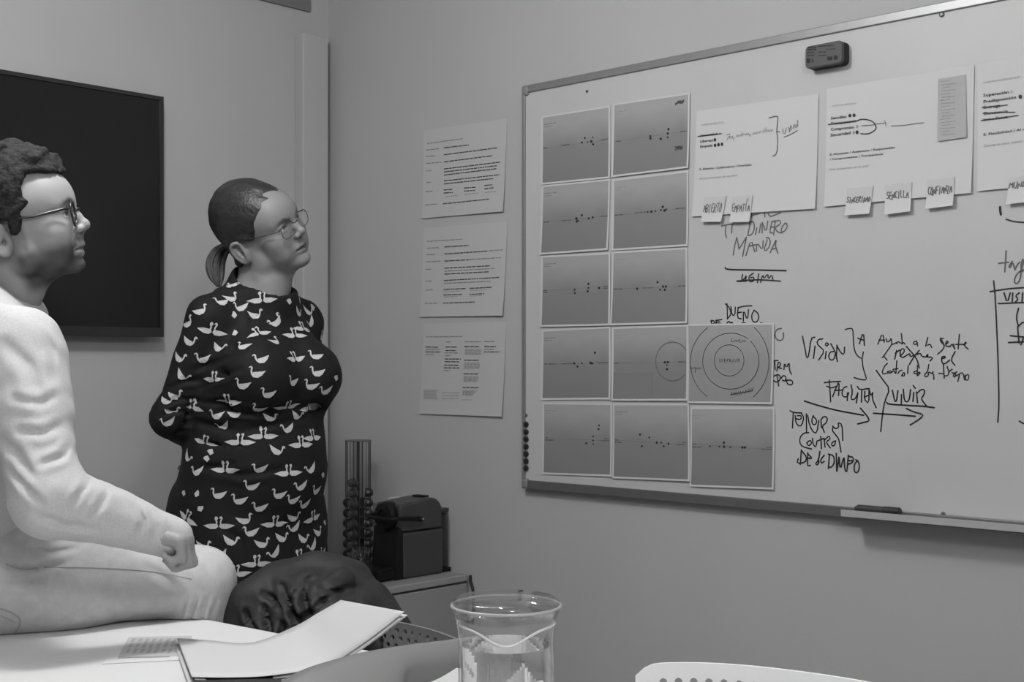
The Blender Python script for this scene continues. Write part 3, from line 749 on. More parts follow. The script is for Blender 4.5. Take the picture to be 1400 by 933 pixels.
for i, (where, q, lines, dd) in enumerate(cells):
    cx = sum(p[0] for p in q)/4; cy = sum(p[1] for p in q)/4
    def grow(p, m=2.3): return (p[0]+m*(1 if p[0] > cx else -1), p[1]+m*(1 if p[1] > cy else -1)*(1.0 if p[1] < cy else 1.15))
    Xs = XB-.0012-.0009*((i*5) % 3)
    b_ = 0.0035+.001*(i % 3)
    pg = Page([grow(p) for p in q], Xs, lambda u, v, b_=b_: b_*max(0, v-.45)**2*2.2+.0016*u*u)
    sh = pg.slab('printed_sheet', M_paper)
    tag(sh, 'grey dotted sheet on whiteboard, '+where if i != 8 else 'grey sheet with hand-drawn concentric rings on the whiteboard', 'paper sheet', 'grey printed sheets on the whiteboard')
    us = [pg.uv(*p) for p in q]
    u0 = (us[0][0]+us[3][0])/2; u1 = (us[1][0]+us[2][0])/2; v0 = (us[0][1]+us[1][1])/2; v1 = (us[2][1]+us[3][1])/2
    V, F, uv = pg.grid(u0, u1, v0, v1, .0004)
    mk('grey_print', V, F, M_grad if i != 8 else M_grad2, sh, uv=uv)
    hx, hy = q[0]; sl = (q[1][1]-q[0][1])/(q[1][0]-q[0][0])
    if i != 8:
        bars('page_heading', pg, [(hx+1.5, hy+9, hx+18, hy+9+16*sl, 1.1), (hx+1.5, hy+12.5, hx+11, hy+12.5+10*sl, 1.0)], M_printg if i % 2 else mat('faint_print', .2, .6, .2), sh, seed=i)
        bars('axis_label', pg, [(a, b, c, d, 1.3) for a, b, c, d in lines[:2] if True]+[(a, b, c, d, 1.1) for a, b, c, d in lines[2:]], mat('dark_grey_print', .09, .6, .2), sh, seed=i+30)
        lx0 = q[3][0]*.5+q[0][0]*.5; ly = lines[0][1] if lines else 0; ry = lines[1][1] if len(lines) > 1 else ly
        if i in (4, 9, 10, 11): ry = lines[2][1]
        pen('axis_line', pg, (0, 0, 1), '%f,%f %f,%f' % (lx0+4, ly, q[1][0]-6, ry), .0008, mat('faint_axis', .17, .6, .2), sh, it=0, e=.0007)
        dots('printed_dots', pg, [(x, y, r, r*1.1) for x, y, r in dd], M_ink, sh)
    if i == 1:
        pen('grey_scribble', pg, (700, 60, 3.887), '872,325 890,298 880,325 900,295 895,325 912,295 905,325 916,300; 872,318 915,308; 872,565 890,540 882,568 902,540 895,568 912,540 905,560; 870,550 900,545', .0035, mat('grey_scribble_ink', .07, .6, .2), sh)
    if i == 7:
        ring = ' '.join('%f,%f' % (min(790+83*math.cos(a), 857), 231+95*math.sin(a)) for a in [-.62-k*.1405 for k in range(36)])
        pen('drawn_ring', pg, (700, 430, 3.589), ring, .0028, mat('ring_marker', .15, .6, .2), sh)
        V, F, uv = pg.grid(u0, u0+(u1-u0)*.56, .62, v1, .0008, 4, 4)
        mk('darker_overprint', V, F, mat('overprint', .205, .6, .2), sh)
    if i == 8:
        def ell(cx, cy, rx, ry, a0, a1, n=60): return ' '.join('%f,%f' % (cx+rx*math.cos(math.radians(a0+(a1-a0)*k/n)), cy+ry*math.sin(math.radians(a0+(a1-a0)*k/n))) for k in range(n+1))
        cr = (935, 440, 7.777); mi = mat('ring_pen', .06, .6, .2)
        pen('drawn_ring', pg, cr, ell(485, 413, 158, 166, 0, 360), .0016, mi, sh)
        pen('drawn_ring', pg, cr, ell(503, 420, 300, 298, -45, 308), .0017, mi, sh)
        pen('drawn_ring', pg, cr, ell(490, 430, 420, 470, -51, 52)+'; '+ell(490, 430, 418, 440, 124, 236), .0017, mi, sh)
        pen('handwritten_word', pg, cr, '385,395 385,430; 400,430 402,395 418,430 420,395; 435,395 435,430 450,430; 435,412 448,412; 462,430 462,395 478,400 465,415; 490,430 490,395 505,405 492,415 508,430; 520,430 530,395 542,430; 555,430 556,395 572,430 574,395; 590,395 582,412 592,430 600,412 590,395', .0014, mi, sh, it=0)
        pen('handwritten_word', pg, cr, '515,180 508,215 530,215; 540,215 548,190 560,215; 565,215 570,190 585,215 590,190; 600,190 598,218 615,218; 620,218 630,192 645,218; 650,195 665,215', .0014, mi, sh, it=0)
        pen('handwritten_word', pg, cr, '80,480 85,505; 92,505 100,482 108,505 118,485; 125,545 128,485 145,490 130,505; 150,505 160,485 168,505; 175,485 182,505 195,490', .0014, mi, sh, it=0)
        pen('handwritten_word', pg, cr, '510,785 520,750 530,780 545,745 550,785 565,745 575,780 590,740 600,780 612,735 620,770 640,740 655,765 670,725 690,750 700,710 715,745 725,710 740,740 742,705; 510,775 740,735', .0022, mi, sh, it=0)

# ------------------------------------------------------------------ three big white sheets
def big(label, q, lift): 
    pg = Page(q, XB-.0015, lift); s = pg.slab('large_sheet', M_paper, nu=14, nv=14)
    tag(s, label, 'paper sheet', 'large white sheets on the whiteboard'); return pg, s
lf = lambda u, v: .0065*max(0, v-.55)**2*4+.0015*u
pA, sA = big('large white sheet with a handwritten bracket, leftmost of the big sheets', [(952.5, 152), (1119.6, 128.5), (1116, 285.7), (947.3, 296.4)], lf)
pB, sB = big('large white sheet with a narrow grey slip, middle of the big sheets', [(1130.3, 121.5), (1332.3, 89.3), (1329, 264.3), (1127.7, 283)], lf)
pr = [onX(1336.2, 88, XB-.0015), onX(1337, 261.7, XB-.0015)]
pC = Page([(1336.2, 88), (1336.2, 88), (1337, 261.7), (1337, 261.7)], XB-.0015, lf)
pC.q = [pr[0], pr[0]+np.array([0, -.40, 0.0]), pr[1]+np.array([0, -.40, 0.0]), pr[1]]
sC = pC.slab('large_sheet', M_paper, nu=14, nv=14)
tag(sC, 'large white sheet with struck-out lines, rightmost of the big sheets', 'paper sheet', 'large white sheets on the whiteboard')
ca = (940, 140, 8.235); cb = (1120, 140, 9.329)
bars('page_heading', pA, [(959, 171, 990, 167, 2)], M_printl, sA, e=.001)
text('printed_line', 'Honestidad', pA, 957.5, 187.3, 980.5, 184.6, 3.4, M_print, sA, .02)
text('printed_line', 'Libertad', pA, 957.5, 195.3, 975, 193.3, 3.4, M_print, sA, .02)
text('printed_line', 'Empatía', pA, 957.5, 202.3, 974.5, 200.3, 3.4, M_print, sA, .02)
dots('marker_dots', pA, [(977.8, 191.3, 1.6, 2.6), (978, 198.8, 1.8, 2.4), (982.7, 198, 1.9, 2.6), (987.4, 197.4, 1.7, 2.6)], M_ink, sA)
text('printed_line', 'E: Abiertos / Colaborativos / Divertidos', pA, 956.5, 233, 1028, 226.8, 3, M_print, sA, .012)
text('printed_line', 'Entre personas de verdad', pA, 956.8, 245.8, 1008, 241, 2.8, M_printg, sA)
pen('pen_bracket', pA, ca, '920,178 960,166 1000,157 1028,163 1015,250 1007,330 1042,333; 1007,330 1020,400 1018,500 1010,570 985,598 962,607', .0018, M_ink, sA)
pen('pen_note', pA, ca, '''445,365 485,358; 452,422 462,392 480,375 478,412 498,385 505,412 515,380; 528,400 522,425; 552,388 565,362 580,388 598,362 612,385 618,335 622,375 640,352 652,370 668,350 680,368 695,345 700,370; 710,370 706,385;
740,360 752,338 760,360 778,335 788,358 800,330 815,350 825,325; 855,340 870,285 878,345 892,275 898,335 915,310 925,335 940,305 955,330 965,308''', .0016, M_inkg, sA, it=0)
pen('pen_note', pA, ca, '1078,302 1082,350 1100,355 1118,290; 1140,285 1150,335 1168,262; 1158,330 1155,300; 1175,312 1178,268 1198,300 1205,250; 1215,262 1222,292 1236,262 1220,250; 1246,202 1245,270; 1092,392 1165,362 1242,318', .0018, M_inkg, sA, it=0)
pen('strike_line', pA, ca, '120,385 200,376 320,362 385,352', .0024, M_ink, sA, it=0)
bars('page_heading', pB, [(1138, 145, 1171, 141, 2)], M_printl, sB, e=.001)
text('printed_line', 'Sencillez', pB, 1136, 163.6, 1158, 161, 3.6, M_print, sB, .02)
text('printed_line', 'Transparencia', pB, 1136, 170.8, 1171, 166.8, 3.6, M_print, sB, .02)
text('printed_line', 'Compromiso', pB, 1136, 179, 1168, 175.5, 3.8, M_print, sB, .02)
text('printed_line', 'Sinceridad', pB, 1135.5, 187, 1163, 183.4, 3.8, M_print, sB, .02)
dots('marker_dots', pB, [(1162.3, 158.2, 2.2, 2.5), (1168, 157.8, 2.2, 2.5), (1172.2, 181, 2.1, 2.7)], M_ink, sB)
dots('pale_dots', pB, [(1172.2, 173.2, 1.7, 2.2), (1167.5, 181.2, 1.4, 2.4)], M_printg, sB)
text('printed_line', 'E: Honestos / Auténticos / Responsables', pB, 1134.5, 213, 1224, 203, 3, M_print, sB, .012)
text('printed_line', '/ Comprometidos / Transparencia', pB, 1135, 219.5, 1208, 211.8, 3, M_print, sB, .012)
text('printed_line', 'Nos ponemos en tu piel', pB, 1134.5, 233.5, 1187.5, 228, 3, M_printg, sB)
pen('pen_loop', pB, cb, '120,284 300,268 470,242 540,215 610,220 680,240 725,290 730,340 690,375 640,400 580,406 535,400', .0026, M_ink, sB)
pen('pen_arrow', pB, cb, '545,300 690,290 740,272 852,264; 830,232 858,262 852,300', .0016, M_inkg, sB)
pen('pen_line', pB, cb, '925,302 1100,296 1230,270 1340,262', .0016, M_inkg, sB)
bars('page_heading', pC, [(1345, 112.8, 1396, 104.8, 2)], M_printl, sC, e=.001)
text('printed_line', 'Superación', pC, 1344.5, 132.5, 1379.5, 127.8, 4, M_print, sC, .02)
text('printed_line', 'Predisposición', pC, 1344.5, 141.3, 1389.5, 134.8, 4, M_print, sC, .02)
text('printed_line', 'Entrega', pC, 1344.5, 149, 1368, 146, 4, M_print, sC, .02)
text('printed_line', 'Conciencia', pC, 1344.5, 157.5, 1378.5, 153.8, 4, M_print, sC, .02)
text('printed_line', 'Inmediatez', pC, 1344.5, 166, 1378, 161.5, 4, M_print, sC, .02)
dots('marker_dots', pC, [(1395.3, 132.5, 2.6, 3)], M_ink, sC)
dots('pale_dots', pC, [(1383.6, 125.8, 2, 2.6)], M_printl, sC)
text('printed_line', 'E: Flexibilidad / Al cliente', pC, 1344.5, 186, 1418, 176, 3.4, M_print, sC, .01)
text('printed_line', 'Siempre más cerca de ti', pC, 1345, 201.5, 1412, 192.5, 3.4, M_printg, sC)
pen('strike_line', pC, (1330, 90, 4.24), '55,243 130,235 202,228; 60,276 200,270 245,270; 50,317 160,305 265,288', .0022, M_ink, sC, it=0)
# narrow grey slip on the middle sheet
pS = Page([(1282.6, 108.1), (1320.7, 102.2), (1322, 187.9), (1282.6, 193.5)], XB-.004, lambda u, v: .003*v*v+.001)
sS = pS.slab('grey_slip', mat('grey_paper', .40, .7, .2))
tag(sS, 'narrow grey printed slip stuck on the middle large sheet', 'paper slip')
bars('small_print', pS, [(1286+(k % 3), 112+k*4.3, 1300+((k*7) % 14), 110+k*4.3, 1.0) for k in range(18)], mat('slip_print', .3, .6, .2), sS, e=.0007)

# ------------------------------------------------------------------ sticky notes with handwriting
GL = {'A': '0,0 .5,1 1,0; .2,.4 .8,.4', 'B': '0,0 0,1; 0,1 .8,.9 .8,.6 0,.5; 0,.5 .9,.4 .9,.1 0,0', 'C': '.9,.9 .4,1 0,.5 .4,0 .9,.1', 'D': '.1,0 .1,1 .8,.7 .8,.3 0,0', 'E': '.9,1 0,1 0,0 .9,0; 0,.5 .7,.5',
      'F': '.9,1 0,1 0,0; 0,.5 .7,.5', 'I': '.4,0 .4,1', 'L': '0,1 0,0 .8,0', 'M': '0,0 .1,1 .5,.3 .9,1 1,0', 'N': '0,0 0,1 .9,0 .9,1', 'O': '.5,1 0,.6 .2,0 .8,0 .9,.6 .5,1', 'P': '0,0 0,1 .9,.9 .8,.5 0,.45', 'R': '0,0 0,1 .8,.9 .8,.6 0,.5 .9,0',
      'S': '.9,.9 .2,1 .1,.6 .8,.4 .7,0 0,.1', 'T': '.5,0 .5,1; 0,1 1,1', 'U': '0,1 .1,0 .8,0 .9,1', 'V': '0,1 .45,0 .9,1', 'Z': '0,1 .9,1 0,0 .9,0', 'Í': '.4,0 .4,1; .4,1.2 .9,1.6', 'J': '.7,1 .7,.1 0,0'}
M_note = mat('pale_sticky_paper', 0.58, 0.7, 0.2); M_noteband = mat('sticky_glued_band', .525, .7, .2)
def note(q, word, where, base, top, x0, x1, w=.0024):
    pg = Page(q, XB-.0085, lambda u, v: .0005+.011*max(0, v-.30)**2)
    s = pg.slab('sticky_note', M_note, nu=4, nv=10); tag(s, where, 'sticky note', 'sticky notes under the large sheets')
    mb = MB(); n = len(word); k = 0
    for i, ch in enumerate(word):
        a = x0+(x1-x0)*i/n; b = x0+(x1-x0)*(i+.8)/n; jit = ((i*37) % 5-2)*.012
        for st in pts2(GL[ch]):
            k += 1
            st = smooth_pts([np.array(p) for p in st], 1)
            ribbon(mb, [pg.at(a+(b-a)*p[0]+.012*p[1], base+(top-base)*p[1]+jit, .0008+.00003*(k % 7)) for p in st], w)
    mb.build('handwritten_word', M_inkg, s)['kind'] = 'stuff'
    V, F, uv = pg.grid(0.01, .99, 0.01, .36, .0003, 4, 4); mk('glued_band', V, F, M_noteband, s)
note([(962, 269.6), (993, 267.5), (987, 303.5), (959.8, 303.8)], 'ABIERTO', 'pale sticky note under the left large sheet, left one of two', .62, .30, .05, .92)
note([(1000.7, 268.6), (1029, 266.5), (1025.6, 303.6), (998.8, 304.3)], 'EMPATÍA', 'pale sticky note under the left large sheet, right one of two', .60, .32, .06, .95)
note([(1158.5, 257.3), (1193.5, 254), (1189.7, 292.5), (1155.8, 295)], 'SINCERIDAD', 'pale sticky note under the middle large sheet, leftmost of three', .55, .36, .03, .98)
note([(1209.3, 253), (1246.4, 248.6), (1245.5, 289.4), (1210.5, 293.9)], 'SENCILLA', 'pale sticky note under the middle large sheet, central of three', .50, .27, .08, .92)
note([(1267.6, 245.8), (1305, 241.3), (1303.8, 281.5), (1266.4, 286.1)], 'CONFIANZA', 'pale sticky note under the middle large sheet, rightmost of three', .54, .28, .05, .95)
note([(1379.5, 243), (1420, 237.5), (1417, 275.3), (1376, 280)], 'MUNDO', 'pale sticky note under the right large sheet', .42, .2, .04, .8)

# ------------------------------------------------------------------ eraser, pen, magnets
ec = [onX(x, y, XB-.035) for x, y in ((1101.5, 61), (1152, 57), (1149.5, 89), (1101.5, 92))]
eyc = (ec[0][1]+ec[1][1]+ec[2][1]+ec[3][1])/4; ezc = sum(p[2] for p in ec)/4
ew = (ec[0][1]-ec[1][1]); eh = (ec[0][2]+ec[1][2]-ec[2][2]-ec[3][2])/2
er = empty('board_eraser', (XB, eyc, ezc-eh/2), 'dark grey block eraser stuck near the top edge of the whiteboard', 'eraser')
po = rounded(ew, eh, .011)
MB().prism([(eyc+p[0], ezc+p[1]) for p in po], XB-.022, XB-.001, 0).build('felt_pad', mat('eraser_felt', .05, .9, .1), er)
MB().prism([(eyc+p[0], ezc+p[1]) for p in po], XB-.036, XB-.022, 0).build('casing', mat('eraser_plastic', .075, .5, .4), er, bevel=.003)
pe = Page([(1101.5, 61), (1152, 57), (1149.5, 89), (1101.5, 92)], XB-.0362)
bars('printed_label', pe, [(1104, 65, 1116, 64.6, 2), (1104, 68, 1116, 67.5, 2), (1104, 72, 1113, 71.6, 1.4), (1104, 76, 1113, 75.6, 1.4), (1119, 63.5, 1140, 62.3, 1.5), (1119, 71.5, 1129, 71, 1.2), (1119, 76, 1130, 75.6, 1.4), (1129, 67.5, 1143, 66.7, 1), (1131, 80, 1138, 79.8, 5), (1140, 79, 1145, 78.6, 6), (1103, 83, 1108, 83, 6), (1110, 83, 1112, 83, 5)], mat('eraser_print', .03, .6, .2), er, e=.0003, seed=4)
rg = onX(1200, 705, XB-.035)
pn = empty('whiteboard_marker', (XB-.037, rg[1], bz0+.017), 'thick dark marker lying in the whiteboard pen tray', 'marker')
pa_, pb_ = onX(1170, 702, XB-.035)[1], onX(1232, 708, XB-.035)[1]
mb = MB(); mb.lathe((XB-.037, pa_, bz0+.0275), [(.006, 0), (.0105, .008), (.0105, .1*abs(pb_-pa_)/.14*.9)], 16, (0, -1, 0)); mb.build('barrel', mat('marker_plastic', .035, .35, .5), pn, smooth=False)
L_ = abs(pb_-pa_)
MB().lathe((XB-.037, pa_-L_*.64, bz0+.0275), [(.0113, 0), (.0113, L_*.33), (.008, L_*.36)], 16, (0, -1, 0)).build('cap', mat('marker_cap', .02, .35, .5), pn)
M_mag = mat('black_magnet', .012, .35, .5)
mp = None
for i, y in enumerate((580.5, 591, 600.8, 611, 621, 631, 640.5)):
    c = onX(720.2, y, XB)
    if mp is None:
        mp = empty('round_magnet', (XB, c[1], c[2]))
        MB().lathe(c, [(.0084, 0.0005), (.0088, .002), (.0084, .0065)], 20, (-1, 0, 0)).build('magnet_body', M_mag, mp)
        MB().lathe(c+np.array([-.0065, 0, 0]), [(.0084, 0), (.006, .0015), (.0, .002)], 20, (-1, 0, 0), cap=False).build('domed_cap', mat('magnet_cap', .02, .25, .6), mp, smooth=True)
        o = mp
    else:
        o = copy_tree(mp); o.location = (XB, c[1], c[2])
    nm = ('first', 'second', 'third', 'fourth', 'fifth', 'sixth', 'lowest')[i]
    tag(o, 'black round magnet on left whiteboard edge, %s from the top' % nm if i < 6 else 'black round magnet on left whiteboard edge, lowest in the row', 'magnet', 'black round magnets')

# ------------------------------------------------------------------ three sheets taped to the wall
def wall_sheet(q, label, crop, dark, grey, pale=()):
    pg = Page(q, XR-.0012, lambda u, v: .006*max(0, v-.5)**2*3+.004*u*u*v); s = pg.slab('wall_sheet', mat('wall_sheet_paper', .46, .7, .2)); tag(s, label, 'paper sheet', 'printed sheets on the wall')
    x0, y0, sc = crop; cv = lambda rows, h: [(x0+a/sc, y0+b/sc, x0+c/sc, y0+d/sc, h) for a, b, c, d in rows]
    bars('bold_print', pg, cv(dark, 1.5), mat('wall_print', .10, .6, .2), s, seed=2); bars('grey_print', pg, cv(grey, 1.3), mat('wall_print_grey', .24, .6, .2), s, seed=3)
    if pale: bars('pale_print', pg, cv(pale, 1.2), mat('wall_print_pale', .32, .6, .2), s, seed=6)
wall_sheet([(579.6, 178.5), (693, 162.4), (689.8, 289.4), (578, 299)], 'white printed sheet on the wall left of the whiteboard, topmost of three', (570, 160, 6.22),
    [(232, 263, 442, 238), (232, 322, 685, 263), (232, 383, 645, 330), (232, 443, 712, 385), (232, 469, 685, 415), (232, 495, 680, 441), (232, 545, 708, 492), (232, 570, 655, 525), (232, 622, 305, 617), (232, 648, 310, 643), (405, 606, 508, 599), (405, 632, 505, 625), (580, 585, 650, 578), (580, 612, 665, 603), (228, 740, 625, 700)],
    [(88, 227, 390, 185), (80, 283, 188, 270), (80, 338, 160, 330), (80, 396, 208, 385), (80, 460, 125, 456), (80, 560, 125, 556), (78, 637, 135, 632), (75, 750, 180, 742)], [(245, 680, 350, 668), (412, 660, 530, 648), (585, 645, 680, 633)])
wall_sheet([(579.8, 312), (693.9, 303), (689.4, 431.8), (575.3, 433.6)], 'white printed sheet on the wall left of the whiteboard, middle of three', (570, 300, 6.66),
    [(252, 252, 475, 238), (252, 316, 650, 290), (252, 381, 490, 368), (252, 446, 672, 424), (252, 500, 665, 478), (248, 558, 755, 530), (248, 640, 448, 631), (485, 630, 695, 619), (245, 690, 415, 684), (485, 684, 620, 678), (245, 764, 535, 754)],
    [(92, 202, 412, 182), (92, 264, 200, 258), (90, 324, 170, 320), (90, 388, 225, 381), (82, 456, 135, 454), (80, 565, 135, 562), (80, 645, 148, 643), (78, 766, 190, 765), (655, 288, 788, 278), (490, 366, 770, 350), (252, 474, 715, 448), (248, 584, 675, 565)], [(250, 660, 400, 654), (490, 650, 640, 643), (250, 708, 380, 704), (490, 700, 600, 695)])
wall_sheet([(579.6, 442.9), (692.2, 439.6), (688.2, 569.9), (574, 565.9)], 'white printed sheet with four columns on the wall, lowest of three', (570, 430, 6.22),
    [(75, 278, 180, 280), (75, 320, 200, 321), (245, 278, 345, 279), (245, 308, 335, 309), (240, 380, 375, 381), (240, 403, 360, 404), (235, 433, 355, 434), (232, 456, 365, 457), (405, 275, 530, 276), (405, 390, 530, 391), (400, 507, 525, 508), (393, 624, 530, 625), (575, 275, 675, 275), (575, 320, 708, 320)],
    [(80, 192, 385, 189), (410, 233, 545, 233), (575, 231, 662, 231), (245, 235, 295, 235), (75, 300, 195, 301), (75, 343, 150, 343), (240, 328, 355, 329), (240, 351, 295, 352), (232, 479, 290, 480), (575, 298, 665, 298)],
    [(410, 298+k*11, 550, 299+k*11) for k in range(5)]+[(405, 414+k*11, 538, 415+k*11) for k in range(5)]+[(400, 530+k*10, 525, 531+k*10) for k in range(5)]+[(392, 648+k*10, 520-k*10, 649+k*10) for k in range(5)]+[(60, 645+k*12, 185-((k*17) % 20), 647+k*12) for k in range(7)]+[(218, 667, 370, 669), (218, 692, 370, 694), (218, 716, 365, 718), (392, 728, 475, 729)])
# ------------------------------------------------------------------ cabinet in the corner
M_cab = mat('cabinet_grey', 0.27, 0.55, 0.35, var=0.02, vscale=6)
M_cabt = mat('cabinet_top', 0.28, 0.5, 0.4, var=0.02, vscale=6)
CZ = 0.54
cx0, cx1 = 2.508, XR-.014
cy0, cy1 = 2.885, YB-.03
cb_ = empty('cabinet', ((cx0+cx1)/2, (cy0+cy1)/2, 0), 'low grey cabinet in the corner under the coffee machine', 'cabinet')
MB().box(cx0+.008, cx1-.004, cy0+.016, cy1, 0.02, CZ-.027).build('body', M_cab, cb_, bevel=.002)
MB().box(cx0, cx1, cy0, cy1, CZ-.022, CZ).build('top', M_cabt, cb_, bevel=.004)
MB().box(cx0+.008, cx1-.004, cy0, cy0+.015, 0.04, CZ-.028).build('door', M_cab, cb_, bevel=.002)
MB().box(cx0+.012, cx1-.012, cy0+.02, cy1-.02, 0, 0.03).build('plinth', mat('cabinet_plinth', .08, .6, .3), cb_)

# power cable beside the cabinet
mb = MB(); c = [onX(636, 786, XR-.008), onX(641, 792, XR-.007), onX(646, 802, XR-.007), onX(648, 818, XR-.008), onX(646, 850, XR-.008)]
c = smooth_pts(c, 2); c = [np.array([min(max(p[0], XR-.008), XR-.006), min(p[1], cy0-.005), p[2]]) for p in c]
tag(mb.tube(c, .0045, 8).build('power_cable', mat('black_rubber', .015, .5, .4), smooth=True), 'black power cable hanging down the wall right of the cabinet', 'cable')

# ------------------------------------------------------------------ coffee machine
M_cm = mat('machine_grey_plastic', .045, .38, .5); M_cmb = mat('machine_black_plastic', .006, .5, .25); M_cmt = thin_glass('tank_plastic', .72)
my0, my1 = 2.955, 3.075
t0 = onY(552, 790, my0)[0]; t1 = onY(606, 782, my0)[0]
zc = CZ+.001
def mz(x, y): return onY(x, y, my0)[2]
ztop = mz(590, 681); zspl = mz(580, 726)
cm = empty('coffee_machine', ((t0+t1)/2, (my0+my1)/2, zc), 'dark grey capsule coffee machine with a lever on the corner cabinet', 'coffee machine')
# lower body, upper body with a rounded back
MB().prism([(t0, zc), (t1+.001, zc), (t1+.002, zspl), (t0-.002, zspl)], my0, my1, 1).build('lower_body', M_cm, cm, bevel=.008, bseg=3)
arc = [(t1-.045+.045*math.cos(a), ztop-.045+.045*math.sin(a)) for a in [math.radians(90-k*15) for k in range(7)]]
MB().prism([(t0-.012, ztop-.012)]+arc+[(t1, zspl+.002), (t0-.012, zspl+.002)], my0+.002, my1-.002, 1).build('upper_body', M_cm, cm, bevel=.009, bseg=3)
# round black brew head looking left
zh = (mz(535, 688)+mz(535, 730))/2; rh = (mz(535, 689)-mz(535, 729))/2
yc_ = (my0+my1)/2-.004
MB().lathe((t0-.01, yc_, zh), [(rh*.98, -.01), (rh, 0), (rh, .016), (rh*.9, .026), (rh*.45, .03), (rh*.4, .024), (0, .024)], 32, (-1, 0, 0), cap=True).build('brew_head', M_cmb, cm)
MB().lathe((t0-.036, yc_, zh-.02), [(.014, 0), (.011, .02), (.009, .03)], 16, (0, 0, -1)).build('coffee_spout', M_cmb, cm)
# black front column and drip tray
MB().prism([(t0-.032, zc), (t0+.004, zc), (t0+.004, zh-rh*.75), (t0-.020, zh-rh*.75)], my0+.003, my1-.003, 1).build('front_column', M_cmb, cm, bevel=.004)
tx = onY(507, 780, my0+.03)[0]
tr = [(t0-.03+(tx-t0+.03)*(.72+.28*math.sin(math.radians(a))), (my0+my1)/2+(my1-my0)*.46*math.cos(math.radians(a))) for a in range(0, 181, 15)]
MB().prism([(t0-.031, my1-.004)]+tr+[(t0-.031, my0+.004)], zc+.003, zc+.034, 2).build('drip_tray', M_cmb, cm, bevel=.003)
MB().prism([(t0-.034, my1-.012)]+[(p[0]+.006 if p[0] < t0-.06 else p[0]-.004, p[1]*.96+(my0+my1)/2*.04) for p in tr]+[(t0-.034, my0+.012)], zc+.034, zc+.037, 2).build('drip_grid', mat('machine_grid', .03, .35, .5, metal=.5), cm)
# lever: hoop around the head
lp0 = np.array([onY(574, 709, my0-.012)[0], my0-.012, mz(574, 709)]); 
la = np.array([t0-.028, my0-.012, zh-.002]); lb = np.array([t0-.052, my0-.004, zh-.004]); lc = np.array([t0-.056, yc_, zh-.004]); ld = np.array([t0-.052, my1+.006, zh-.004]); le = np.array([t0+.04, my1+.010, zh])
lv_ = MB().tube(smooth_pts([lp0, la, lb, lc, ld, le], 2), .0065, 8).build('lever', M_cmb, cm, smooth=True)
MB().lathe(lp0+np.array([.0, .010, 0]), [(.008, 0), (.008, .018), (.005, .021)], 16, (0, -1, 0)).build('lever_pivot', M_cmb, lv_)
MB().lathe(lp0+np.array([.003, -.011, .001]), [(.0035, 0), (.0035, .001)], 12, (0, -1, 0)).build('pivot_screw', mat('bright_metal', .7, .2, .6, metal=1), lv_)
# rear bracket, top button and water tank
MB().box(t1-.01, onY(616, 699, my0+.05)[0], my0+.03, my1-.03, mz(610, 702), mz(610, 697)).build('rear_handle', M_cm, cm, bevel=.002)
MB().box(t1-.055, t1-.028, my0+.035, my1-.035, ztop-.001, ztop+.004).build('top_button', M_cmb, cm, bevel=.0015)
MB().prism([(t1+.022+a, (my0+my1)/2+b) for a, b in rounded(.040, .10, .015)], zc+.012, mz(612, 704), 2).build('water_tank', M_cmt, cm)
MB().box(t1+.003, t1+.045, my0+.012, my1-.012, zc, zc+.012).build('tank_base', M_cmb, cm)

# white box behind the machine, seen over its top
wc = onY(546, 684, 3.20)
tag(MB().box(wc[0]-.018, wc[0]+.018, 3.185, 3.235, zc, wc[2]+.008).build('white_carton', mat('white_card', .6, .6, .3), bevel=.002), 'slim white carton standing behind the coffee machine', 'carton')

# ------------------------------------------------------------------ capsule tower
tc = P(489.5, 768, 4.24); tcx, tcy = tc[0], tc[1]
zt_ = P(489.5, 602, 4.24)[2]
ct = empty('capsule_tower', (tcx, tcy, zc), 'tall clear round capsule tower on the cabinet behind the coffee machine', 'capsule holder')
M_acr = thin_glass('clear_acrylic', .80, 1.5); M_rod = mat('dark_steel_rod', .07, .35, .5, metal=.4)
MB().lathe((tcx, tcy, zc), [(.052, 0), (.054, .006), (.050, .014), (.02, .017)], 28).build('base', mat('tower_base', .03, .4, .5), ct)
MB().lathe((tcx, tcy, zt_), [(.043, -.004), (.044, -.002), (.043, 0), (.020, .001)], 28).build('top_disc', mat('tower_top', .12, .4, .5), ct)
MB().tube([(tcx, tcy, zc+.012), (tcx, tcy, zt_-.003)], .0045, 10).build('centre_pole', M_rod, ct)
NCOL = 6
angs = [math.radians(a) for a in (133, 193, 253, 313, 13, 73)]
for a in angs:
    for s_ in (-.30, .30):
        x, y = tcx+.041*math.cos(a+s_), tcy+.041*math.sin(a+s_)
        MB().tube([(x, y, zc+.012), (x, y, zt_-.003)], .0013, 6).build('rail', M_rod, ct)
    x, y = tcx+.0225*math.cos(a), tcy+.0225*math.sin(a)
    u = np.array([-math.sin(a), math.cos(a)])*.010
    MB().add([(x-u[0], y-u[1], zc+.014), (x+u[0], y+u[1], zc+.014), (x+u[0], y+u[1], zt_-.004), (x-u[0], y-u[1], zt_-.004)], [(0, 1, 2, 3)]).build('column_back', M_acr, ct)
